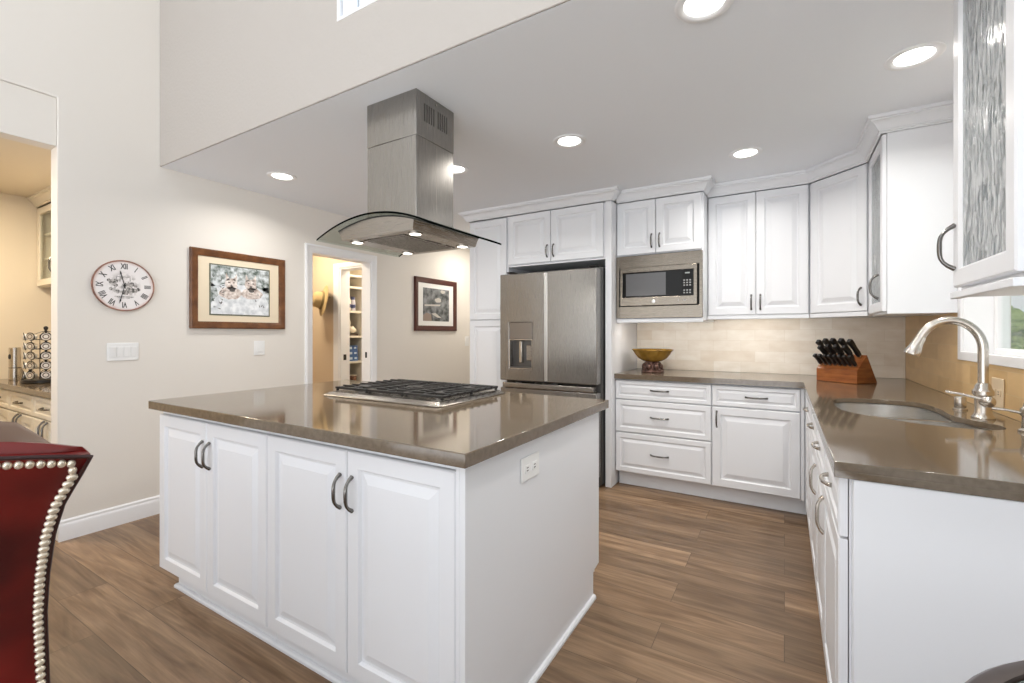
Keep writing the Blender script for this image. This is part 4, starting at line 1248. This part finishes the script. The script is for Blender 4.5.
def lake_print(t):
    m_ = mat('dark_lake_print', (0.14, 0.15, 0.15), 0.5)
    color_noise(m_, (0.035, 0.04, 0.04), (0.27, 0.28, 0.29), 13, 5)
    MB().box(-0.245, -0.0105, -0.20, 0.245, -0.0085, 0.20).build('print', m_, t)
    o = MB()
    flat_poly(o, blob(0.03, 0.06, 0.06, 0.03, 12, 1), -0.0108)
    flat_poly(o, [(-0.22, -0.002), (0.08, 0.01), (0.06, -0.012), (-0.22, -0.022)], -0.0108)
    flat_poly(o, [(-0.10, -0.11), (-0.02, -0.10), (0.10, -0.16), (0.02, -0.155)], -0.0108)
    flat_poly(o, blob(0.12, 0.17, 0.05, 0.022, 12, 8), -0.0108)
    o.build('printed_lights', mat('print_pale', (0.55, 0.52, 0.48), 0.6), t, smooth=0)
    o = MB()
    flat_poly(o, [(-0.244, -0.199), (-0.09, -0.199), (-0.10, -0.12), (-0.18, -0.10), (-0.244, -0.13)], -0.0108)
    o.build('printed_rocks', mat('print_rock', (0.30, 0.23, 0.19), 0.7), t, smooth=0)


framed_picture('framed_picture', 'dark mahogany-framed landscape print with a white mat, right of the doorway', 4.36, 1.592, 0.785, 0.638, 0.062, 'frame2', lake_print, 'matwhite')

# ------------------------------------------------------------------ hall and store room things
hk = tag(MB().tube([(-4.53, 3.449, 1.66), (-4.53, 3.41, 1.66), (-4.53, 3.375, 1.675)], [0.014, 0.006, 0.008], 10).build('coat_hook', 'nickel'), 'small metal hook on the tan hall wall, holding the straw hat', 'hook')
ht = thing('straw_hat', 'straw brimmed hat hanging on the tan hall wall seen through the doorway', 'hat', (-4.50, 3.335, 1.615))
ax = Vector((-0.40, -0.88, 0.16)).normalized()
q_ = ax.to_track_quat('Z', 'Y').to_matrix().to_4x4()
MB().lathe([(0.175, -0.012), (0.178, -0.008), (0.15, 0.0), (0.105, 0.006), (0.095, 0.03), (0.088, 0.08), (0.07, 0.105), (0.03, 0.112), (0.0005, 0.108)], 36, q_, cap0=False).build('crown', 'straw', ht, smooth=60)
MB().lathe([(0.172, -0.014), (0.15, -0.003), (0.102, 0.003), (0.09, 0.03), (0.08, 0.078), (0.0005, 0.09)], 36, q_, cap0=False).build('lining', 'strawdark', ht, smooth=60)
MB().lathe([(0.1065, 0.0065), (0.1, 0.03), (0.098, 0.03), (0.104, 0.0065)], 36, q_, False, False).build('hat_band', mat('olive_band', (0.22, 0.16, 0.06), 0.7), ht, smooth=60)

sh = thing('shelf_unit', 'cream built-in pantry shelving seen through the inner doorway', 'shelving', (-4.42, 3.60, 0))
MB().box(-0.34, 0, 0.003, -0.325, 1.18, 2.3).build('back_panel', 'cream_cab', sh)
for y in (0.0, 0.235, 0.85, 1.165):
    MB().box(-0.325, y, 0.003, 0, y + 0.02, 2.3).build('upright', 'cream_cab', sh)
for z in (0.35, 0.62, 0.885, 1.19, 1.488, 1.78, 1.92):
    for y0, y1 in ((0.02, 0.235), (0.255, 0.85)):
        MB().box(-0.324, y0 + 0.0005, z, -0.002, y1 - 0.0005, z + 0.024).build('shelf', 'cream_cab', sh)
SHX = -4.42
def carton(z, y, label, dz):
    t = thing('blue_carton', label, 'box', (SHX - 0.13, y, z), 0, 'blue cartons on the pantry shelf')
    MB().box(-0.06, -0.075, 0, 0.095, 0.075, dz).build('box', 'blue', t, bevel=0.002)
    MB().box(0.0951, -0.055, dz * 0.3, 0.0956, -0.01, dz * 0.75).box(0.0951, 0.02, dz * 0.35, 0.0956, 0.055, dz * 0.7).build('label_patch', mat('pale_blue_print', (0.55, 0.65, 0.78), 0.5), t)
for k, nm in enumerate(('bottom', 'middle', 'top')):
    carton(0.9095 + k * 0.0625, 3.72 - 0.004 * k, 'blue carton with pale print, %s of the stack of three on the pantry shelf' % nm, 0.062)
for k, (y, hh, mt1, mt2, lb) in enumerate(((3.665, 0.15, 'pale', 'navy', 'pale dark-capped bottle on the upper pantry shelf, nearer the door frame'), (3.735, 0.135, 'lav', 'navy', 'greyish dark-capped jar on the upper pantry shelf, nearer the divider'))):
    t = thing('bottle', lb, 'bottle', (SHX - 0.06, y, 1.5125))
    MB().lathe([(0.03, 0), (0.032, 0.005), (0.032, hh * 0.8), (0.022, hh)], 18).build('bottle_body', mt1, t)
    MB().lathe([(0.024, hh + 0.0005), (0.024, hh + 0.03), (0.02, hh + 0.033)], 18).build('cap', mt2, t)
    MB().lathe([(0.0325, hh * 0.25), (0.0325, hh * 0.55)], 18, cap0=False, cap1=False).build('label_band', mt2, t)
t = thing('swan_figurine', 'pale curved ceramic figurine on a dark base on the middle pantry shelf', 'figurine', (SHX - 0.08, 3.725, 1.2145))
MB().box(-0.04, -0.075, 0, 0.04, 0.075, 0.02).build('plinth', 'darkwood', t, bevel=0.004)
MB().tube([(0, 0.03, 0.057), (0, 0.0, 0.068), (0, -0.035, 0.085), (0, -0.04, 0.125), (0, -0.02, 0.155), (0, -0.04, 0.185), (0, -0.055, 0.205)], [0.035, 0.046, 0.04, 0.022, 0.016, 0.02, 0.005], 14).build('figure', 'pale', t, smooth=60)
MB().tube([(0.01, 0.045, 0.045), (0.012, 0.04, 0.065), (0.012, 0.015, 0.10), (0.012, 0.005, 0.12)], [0.02, 0.024, 0.016, 0.004], 10).build('wing', 'pale', t, smooth=60)
for k, (y, r_) in enumerate(((3.665, 0.04), (3.75, 0.048))):
    t = thing('woven_basket', ('small brown woven basket on the lower pantry shelf, nearer the door frame', 'round brown woven basket on the lower pantry shelf, nearer the divider')[k], 'basket', (SHX - 0.08, y, 0.6445))
    MB().lathe([(r_ * 0.8, 0), (r_ * 0.95, 0.02), (r_, 0.07), (r_ * 0.93, 0.09), (r_ * 0.85, 0.088), (r_ * 0.9, 0.02), (0.001, 0.012)], 22).build('weave', 'brown', t)
    MB().tube([(r_ * math.cos(a), r_ * math.sin(a), 0.09) for a in [2 * math.pi * i / 20 for i in range(20)]], 0.005, 6, closed=True).build('rim', 'pale', t)

# ------------------------------------------------------------------ side room: base run, worktop, glass wall cabinet, things on it
SBY = 0.985
def side_base(x0, x1, label):
    t = thing('side_room_cabinet', label, 'cabinet', (x0, SBY, 0))
    W = x1 - x0
    MB().box(0, 0.0215, 0.1, W, 1.6 - SBY - 0.003, 0.825).build('carcass', 'cream_cab', t, bevel=0.001)
    door(t, 0.004, 0.675, W - 0.004, 0.815, 0, W - 0.13 if False else W / 2, 0.748, prof=SMALL, mat_='cream_cab', name='drawer', vert=False, l=0.12)
    hw_ = W / 2
    door(t, 0.004, 0.11, hw_ - 0.002, 0.667, 0, hw_ - 0.035, 0.60, mat_='cream_cab', l=0.13)
    door(t, hw_ + 0.002, 0.11, W - 0.004, 0.667, 0, hw_ + 0.035, 0.60, mat_='cream_cab', l=0.13)
    MB().box(0, 0.07, 0.002, W, 0.12, 0.0995).build('toe_kick', 'cream_cab', t)
for i, (a, c) in enumerate(((-5.515, -4.96), (-4.959, -4.40), (-4.399, -3.84))):
    side_base(a, c, 'cream base cabinet in the side room, %s' % ('at its far wall' , 'middle one of the run', 'next to the tall opening')[i])
tag(MB().box(-5.518, 0.965, 0.8265, -3.838, 1.597, 0.866).build('side_room_worktop', 'quartz', bevel=0.003), 'taupe worktop on the cream cabinets in the side room', 'countertop')
sg = thing('side_room_glass_cabinet', 'cream wall cabinet with a glass door in the side room', 'cabinet', (-5.515, 1.26, 0))
W = 0.46
MB().box(0, 0.0215, 1.64, 0.018, 0.335, 2.32).box(W - 0.018, 0.0215, 1.64, W, 0.335, 2.32).box(0.018, 0.0215, 1.64, W - 0.018, 0.335, 1.658).box(0.018, 0.0215, 2.30, W - 0.018, 0.335, 2.32).box(0.018, 0.325, 1.658, W - 0.018, 0.335, 2.3).build('carcass', 'cream_cab', sg)
d = MB().frame(0.003, 1.645, W - 0.003, 2.31, 0.055, 0, 0.02, 0.006).build('door', 'cream_cab', sg)
MB().box(0.057, 0.009, 1.70, W - 0.057, 0.013, 2.256).build('glass_pane', 'pane', d)
pull(d, W - 0.03, 1.80, 0, 0.14)
for z in (1.87, 2.08):
    MB().box(0.019, 0.04, z, W - 0.019, 0.324, z + 0.016).build('shelf', 'cream_cab', sg)
MB().sweep([(0, -0.001), (W, -0.001)], [(o * 0.9, 2.3205 + h * 0.88) for o, h in CROWN], 1).build('cornice', 'cream_cab', sg)
sg2 = MB().box(-0.0, 0.0215, 1.64, 1.2, 0.335, 2.32)
t = thing('side_room_wall_cabinet', 'plain cream wall cabinet beside the glass one in the side room, behind the opening edge', 'cabinet', (-5.053, 1.26, 0))
sg2.build('carcass', 'cream_cab', t)
door(t, 0.003, 1.645, 0.60, 2.31, 0, 0.04, 1.80, mat_='cream_cab'); door(t, 0.604, 1.645, 1.197, 2.31, 0, 1.15, 1.80, mat_='cream_cab')
MB().sweep([(0, -0.001), (1.2, -0.001)], [(o * 0.9, 2.3205 + h * 0.88) for o, h in CROWN], 1).build('cornice', 'cream_cab', t)

wo2 = thing('electric_bottle_opener', 'upright stainless electric opener with a black button on the side room worktop', 'opener', (-5.27, 1.08, 0.8665))
MB().lathe([(0.036, 0), (0.037, 0.01), (0.035, 0.10), (0.034, 0.25), (0.034, 0.26), (0.03, 0.262)], 24).build('opener_body', 'nickel', wo2)
MB().ball((0.012, -0.034, 0.19), 0.012, 0.006, 0.020).build('button', 'black', wo2)
MB().lathe([(0.0355, 0.098), (0.0355, 0.104)], 24, cap0=False, cap1=False).build('seam_ring', 'black', wo2)
st = tag(MB().loops([[(-5.43, 1.10, 0.8665), (-5.34, 1.10, 0.8665), (-5.355, 1.10, 0.99), (-5.415, 1.10, 0.99)], [(-5.43, 1.16, 0.8665), (-5.34, 1.16, 0.8665), (-5.355, 1.13, 0.99), (-5.415, 1.13, 0.99)]]).build('opener_stand', 'steel', bevel=0.004), 'small tapered steel stand behind the electric opener', 'stand')
tl = thing('foil_cutter', 'thin dark curved stand between the opener and the pod carousel', 'tool', (-5.06, 1.12, 0.8665))
MB().tube([(0, 0, 0.004), (-0.004, 0, 0.05), (-0.012, 0, 0.10), (-0.02, 0, 0.125)], [0.010, 0.006, 0.008, 0.004], 10).build('shaft', 'iron', tl, smooth=60)
MB().lathe([(0.022, 0), (0.02, 0.004), (0.008, 0.006)], 16).build('foot', 'iron', tl)
pc = thing('pod_carousel', 'round wire carousel for coffee pods on the side room worktop', 'pod holder', (-4.86, 1.16, 0.8665))
MB().lathe([(0.13, 0), (0.135, 0.006), (0.135, 0.024), (0.12, 0.028)], 32).build('base', 'black', pc)
MB().lathe([(0.007, 0.028), (0.007, 0.40), (0.012, 0.405), (0.014, 0.42), (0.006, 0.43)], 14).build('post', 'black', pc)
wr = MB()
for lv in range(5):
    for k in range(8):
        a = 2 * math.pi * (k - 0.30) / 8
        z = 0.062 + lv * 0.072
        c = Vector((0.112 * math.cos(a), 0.112 * math.sin(a), z))
        u = Vector((-math.sin(a), math.cos(a), 0)); v = Vector((0.2 * math.cos(a), 0.2 * math.sin(a), 1)).normalized()
        wr.tube([c + u * 0.029 * math.cos(x) + v * 0.029 * math.sin(x) for x in [2 * math.pi * i / 14 for i in range(14)]], 0.0024, 5, closed=True)
    wr.tube([(0.08 * math.cos(x), 0.08 * math.sin(x), 0.04 + lv * 0.072) for x in [2 * math.pi * i / 24 for i in range(24)]], 0.0024, 5, closed=True)
for k in range(8):
    a = 2 * math.pi * (k + 0.20) / 8
    wr.tube([(0.084 * math.cos(a), 0.084 * math.sin(a), 0.026), (0.084 * math.cos(a), 0.084 * math.sin(a), 0.36), (0.006 * math.cos(a), 0.006 * math.sin(a), 0.395)], 0.0022, 5)
wr.build('wire_rings', 'iron', pc, smooth=60)
pod0 = None
for lv in range(5):
    for k in range(8):
        a = 2 * math.pi * (k - 0.30) / 8
        if math.cos(a + math.radians(14)) < -0.3:
            continue
        if pod0 is None:
            pod0 = thing('coffee_pod', 'foil-lidded coffee pod held in the wire carousel', 'coffee pod', (0, 0, 0), 0, 'coffee pods in the carousel')
            MB().lathe([(0.018, -0.035), (0.022, -0.002), (0.026, 0.0), (0.026, 0.002)], 16, cap1=False).build('cup', 'white', pod0)
            MB().lathe([(0.0258, 0.002), (0.0255, 0.003)], 16).build('foil_lid', 'foil', pod0)
            MB().lathe([(0.019, 0.0031), (0.013, 0.0033)], 16, cap0=False, cap1=False).build('lid_print', mat('pod_lid_print', (0.10, 0.08, 0.07), 0.5), pod0)
            p = pod0
        else:
            p = pod0.copy(); COL.objects.link(p)
            for ch in pod0.children:
                c = ch.copy(); COL.objects.link(c); c.parent = p
        ra = Vector((math.cos(a), math.sin(a), 0.12)).normalized()
        p.matrix_world = Matrix.Translation(Vector((-4.86, 1.16, 0.8665)) + Vector((0.115 * math.cos(a), 0.115 * math.sin(a), 0.062 + lv * 0.072))) @ ra.to_track_quat('Z', 'Y').to_matrix().to_4x4()
outlet('electrical_outlet', 'pale outlet plate on the side room wall behind the opener', (-5.519, 1.42, 1.08), math.pi / 2, 0.118, 0.075, mt='alm')

# ------------------------------------------------------------------ recessed ceiling lights
def can(x, y, label, first=None):
    if first is None:
        t = thing('recessed_light', label, 'ceiling light', (x, y, CZ), 0, 'recessed ceiling lights')
        MB().lathe([(0.098, -0.0005), (0.098, -0.004), (0.090, -0.008), (0.074, -0.006), (0.066, -0.001)], 36, cap0=False, cap1=False).build('trim_ring', 'trim', t, smooth=60)
        MB().lathe([(0.0665, -0.0012), (0.062, -0.0035), (0.0005, -0.005)], 36).build('lens', 'lamp', t, smooth=60)
    else:
        t = dup(first, (x, y, CZ), 0, label)
    area('recessed_lamp', (x, y, CZ - 0.0085), 0.12, 6.0, (1.0, 0.96, 0.90), spread=math.radians(150))
    return t
c0 = can(-3.165, 2.0, 'lit recessed ceiling light nearest the left picture wall')
for x, y, lb in ((-1.107, 2.52, 'lit recessed ceiling light in front of the refrigerator'), (-0.214, 3.267, 'lit recessed ceiling light in front of the two-door wall cabinet by the corner'),
                 (0.464, 2.489, 'lit recessed ceiling light over the sink window'), (-0.241, 1.71, 'lit recessed ceiling light cut by the top edge of the picture'), (-1.985, 2.537, 'lit recessed ceiling light half hidden behind the hood chimney')):
    can(x, y, lb, c0)

# ------------------------------------------------------------------ leather chair, near left
RZC = math.radians(78.9)
ch = thing('leather_chair', 'oxblood leather chair with large nailheads, its back turned to the camera', 'chair', (-1.015, 0.027, 0), RZC)
def yl(z):
    t = (1.065 - z) / 0.46
    return -0.12 + 0.245 * (1 - (1 - t) ** 1.6 if t < 1 else 1)
PROF = [(0.40, 0.222), (0.50, 0.220), (0.636, 0.217), (0.70, 0.215), (0.781, 0.212), (0.858, 0.213), (0.933, 0.217), (0.987, 0.225), (1.027, 0.238), (1.050, 0.246), (1.063, 0.250)]
def hwid(z):
    for (z0, w0), (z1, w1) in zip(PROF, PROF[1:]):
        if z <= z1:
            t = (z - z0) / (z1 - z0)
            return w0 + (w1 - w0) * max(0, t)
    return PROF[-1][1]
def crest(u):       # extra height towards the middle
    return 0.026 * (1 - u * u)
zz = [0.40 + (1.063 - 0.40) * i / 26 for i in range(27)]
us = [-1 + 2 * i / 16 for i in range(17)]
bk = MB()
def backpt(z, u, off):
    k = (z - 0.4) / 0.663
    zc_ = z + crest(u) * k
    # thickness direction follows the lean
    dz = 0.002
    s_ = Vector((yl(z + dz) - yl(z - dz), 2 * dz)).normalized()
    n_ = Vector((s_.y, -s_.x))
    return (u * hwid(z), yl(z) + n_.x * off, zc_ + n_.y * off)
TK = 0.026
loops = []
for z in zz:
    ring_ = []
    for u in us:
        ring_.append(backpt(z, u, 0.0 + 0.006 * abs(u) ** 12))
    for u in reversed(us):
        ring_.append(backpt(z, u * 0.98, TK - 0.010 * abs(u) ** 6))
    loops.append(ring_)
# rounded top
last = loops[-1]
loops.append([(x * 0.985, y + (0.002 if i < 17 else -0.003), z + 0.004) for i, (x, y, z) in enumerate(last)])
loops.append([(x * 0.95, y + (0.008 if i < 17 else -0.008), z + 0.006) for i, (x, y, z) in enumerate(last)])
bk.loops(loops)
bk.build('backrest', 'leather', ch, smooth=60)
# piping along the outer edge of the back panel
edge = [backpt(z, -1, 0.001) for z in zz] + [backpt(1.063, u, 0.001) for u in us[1:-1]] + [backpt(z, 1, 0.001) for z in reversed(zz)]
MB().tube(edge, 0.003, 8).build('piping', 'piping', ch, smooth=60)
# nailheads: one part for the row
nl = []
def nail_at(z, u, du, dz):
    x, y, zc_ = backpt(z, u, -0.001)
    return Vector((x, y, zc_))
path = []
for z in zz:
    path.append(Vector(backpt(min(z, 1.054), 1, -0.0005)) - Vector((0.0085, 0, 0)))
path = path[:26]
for i in range(1, 60):
    u = 0.962 - 1.924 * i / 60
    path.append(Vector(backpt(1.054, u, -0.0005)))
for z in list(reversed(zz))[2:]:
    path.append(Vector(backpt(min(z, 1.054), -1, -0.0005)) + Vector((0.0085, 0, 0)))
acc, pos = 0.0, [path[0]]
for a, c in zip(path, path[1:]):
    seg = (c - a).length
    stp = 0.0103 if abs((c - a).z) < abs((c - a).x) * 0.35 else 0.0142
    while acc + seg >= stp:
        t = (stp - acc) / seg
        a = a + (c - a) * t
        pos.append(a.copy()); seg = (c - a).length; acc = 0.0
    acc += seg
# nearest hundred to the camera are nails of their own
camp = Vector((0, 0, 1.24))
MW = Matrix.Translation((-1.015, 0.027, 0)) @ Matrix.Rotation(RZC, 4, 'Z')
order = sorted(range(len(pos)), key=lambda i: (MW @ pos[i] - camp).length)
def nail_mtx(p):
    z = p.z
    d_ = 0.004
    s_ = Vector((0, yl(min(z, 1.05) + d_) - yl(min(z, 1.05) - d_), 2 * d_)).normalized()
    nrm_ = Vector((0, -s_.z, s_.y))
    return Matrix.Translation(p) @ nrm_.to_track_quat('Z', 'Y').to_matrix().to_4x4()
def nail_scale(p):
    return Matrix.Diagonal((0.74, 1.06, 1, 1)) if p.z > 1.045 and abs(p.x) < 0.232 else Matrix()
NP = [(0.0066, -0.001), (0.0066, 0.0008), (0.0056, 0.0028), (0.0032, 0.0043), (0.0004, 0.0048)]
n0 = MB().lathe(NP, 12).build('nailhead', 'nail', ch, smooth=60)
for c, i in enumerate(order[:100]):
    o = n0 if c == 0 else n0.copy()
    if c:
        COL.objects.link(o); o.parent = ch
    o.matrix_local = nail_mtx(pos[i]) @ nail_scale(pos[i])
rest = MB()
for i in order[100:]:
    rest.lathe(NP, 10, nail_mtx(pos[i]) @ nail_scale(pos[i]))
ro = rest.build('nailhead_row', 'nail', ch, smooth=60)
ro['kind'] = 'stuff'
# inner back cushion rolling over the top
cu = MB()
cl = []
for i in range(21):
    u = -1 + 2 * i / 20
    s_ = max(0.02, (1 - abs(u) ** 3.2)) ** 0.5
    hump = 0.018 if abs(u) < 0.80 else 0.018 * max(0, 1 - (abs(u) - 0.80) / 0.14)
    ring_ = []
    for k in range(16):
        a = 2 * math.pi * k / 16
        ring_.append((u * 0.224, 0.005 + 0.048 * s_ * math.cos(a), 1.052 + (0.052 * s_ + (hump if math.sin(a) > 0 else 0) * math.sin(a)) * math.sin(a)))
    cl.append(ring_)
cu.loops(cl)
cu.build('head_cushion', 'sheenleather', ch, smooth=60)
se = MB()
se.loops([[(-0.16, 0.15, 0.36), (0.15, 0.15, 0.36), (0.15, 0.62, 0.36), (-0.16, 0.62, 0.36)], [(-0.165, 0.145, 0.38), (0.155, 0.145, 0.38), (0.155, 0.63, 0.38), (-0.165, 0.63, 0.38)], [(-0.16, 0.145, 0.46), (0.15, 0.145, 0.46), (0.15, 0.63, 0.46), (-0.16, 0.63, 0.46)], [(-0.14, 0.165, 0.485), (0.13, 0.165, 0.485), (0.13, 0.60, 0.485), (-0.14, 0.60, 0.485)]])
se.build('seat', 'leather', ch, bevel=0.015, seg=3)
for x, y, tx, ty in ((-0.13, 0.18, -0.01, -0.05), (0.12, 0.18, 0.0, -0.05), (-0.13, 0.59, 0, 0), (0.12, 0.59, 0, 0)):
    q = MB()
    q.loops([[(x + tx + sx * 0.014, y + ty + sy * 0.014, 0.001) for sx, sy in ((-1, -1), (1, -1), (1, 1), (-1, 1))], [(x + sx * 0.022, y + sy * 0.022, 0.36) for sx, sy in ((-1, -1), (1, -1), (1, 1), (-1, 1))]])
    q.build('leg', 'darkwood', ch, bevel=0.003)

# ------------------------------------------------------------------ round table, near right corner of the frame
tb = thing('round_table', 'dark wood round table with a glass top, cut by the bottom right corner', 'table', (0.572, 0.650, 0.012))
TR = 0.42
MB().lathe([(TR - 0.03, 0.715), (TR - 0.005, 0.718), (TR, 0.728), (TR - 0.002, 0.742), (TR - 0.01, 0.749), (TR - 0.03, 0.750), (TR - 0.032, 0.744), (TR - 0.032, 0.715)], 72, cap0=False, cap1=False).build('rim', 'darkwood', tb, smooth=50)
MB().lathe([(TR - 0.033, 0.738), (TR - 0.033, 0.745), (0.0005, 0.745)], 72).build('glass_top', mat('smoky_table_glass', (0.07, 0.09, 0.085), 0.05), tb)
MB().lathe([(0.20, -0.0105), (0.20, 0.01), (0.07, 0.05), (0.045, 0.10), (0.04, 0.40), (0.06, 0.62), (0.20, 0.70), (0.20, 0.714)], 36).build('pedestal', 'darkwood', tb, smooth=50)
MB().lathe([(TR - 0.06, 0.716), (TR - 0.06, 0.737)], 40).build('under_top', 'darkwood', tb)

# ------------------------------------------------------------------ garden outside the sink window
lw = MB().box(RW + 0.2, -3, -0.4, 14, 12, -0.3).build('lawn', 'grass'); struct(lw)
rnd = random.Random(2)
hg = MB()
for i in range(520):
    x = rnd.uniform(1.2, 7.5); z = rnd.uniform(-0.25, 1.60); y = 8.3 + rnd.uniform(-0.15, 0.5)
    r_ = rnd.uniform(0.10, 0.20)
    hg.ball((x, y, z), r_, r_, r_ * 0.8, 7, 5)
tag(hg.build('hedge', 'hedge', smooth=0), 'green hedge in the garden beyond the sink window', 'hedge')
struct(MB().box(RW + 0.16, -0.5, 2.42, RW + 1.3, 8.0, 2.52).build('jamb_shade_slab', 'trim'))  # unseen slab added to keep sky light off the window jamb
struct(MB().box(RW + 0.2, 0.2, -0.29, RW + 1.9, 7.5, -0.25).build('path', mat('concrete_path', (0.45, 0.43, 0.40), 0.9)))
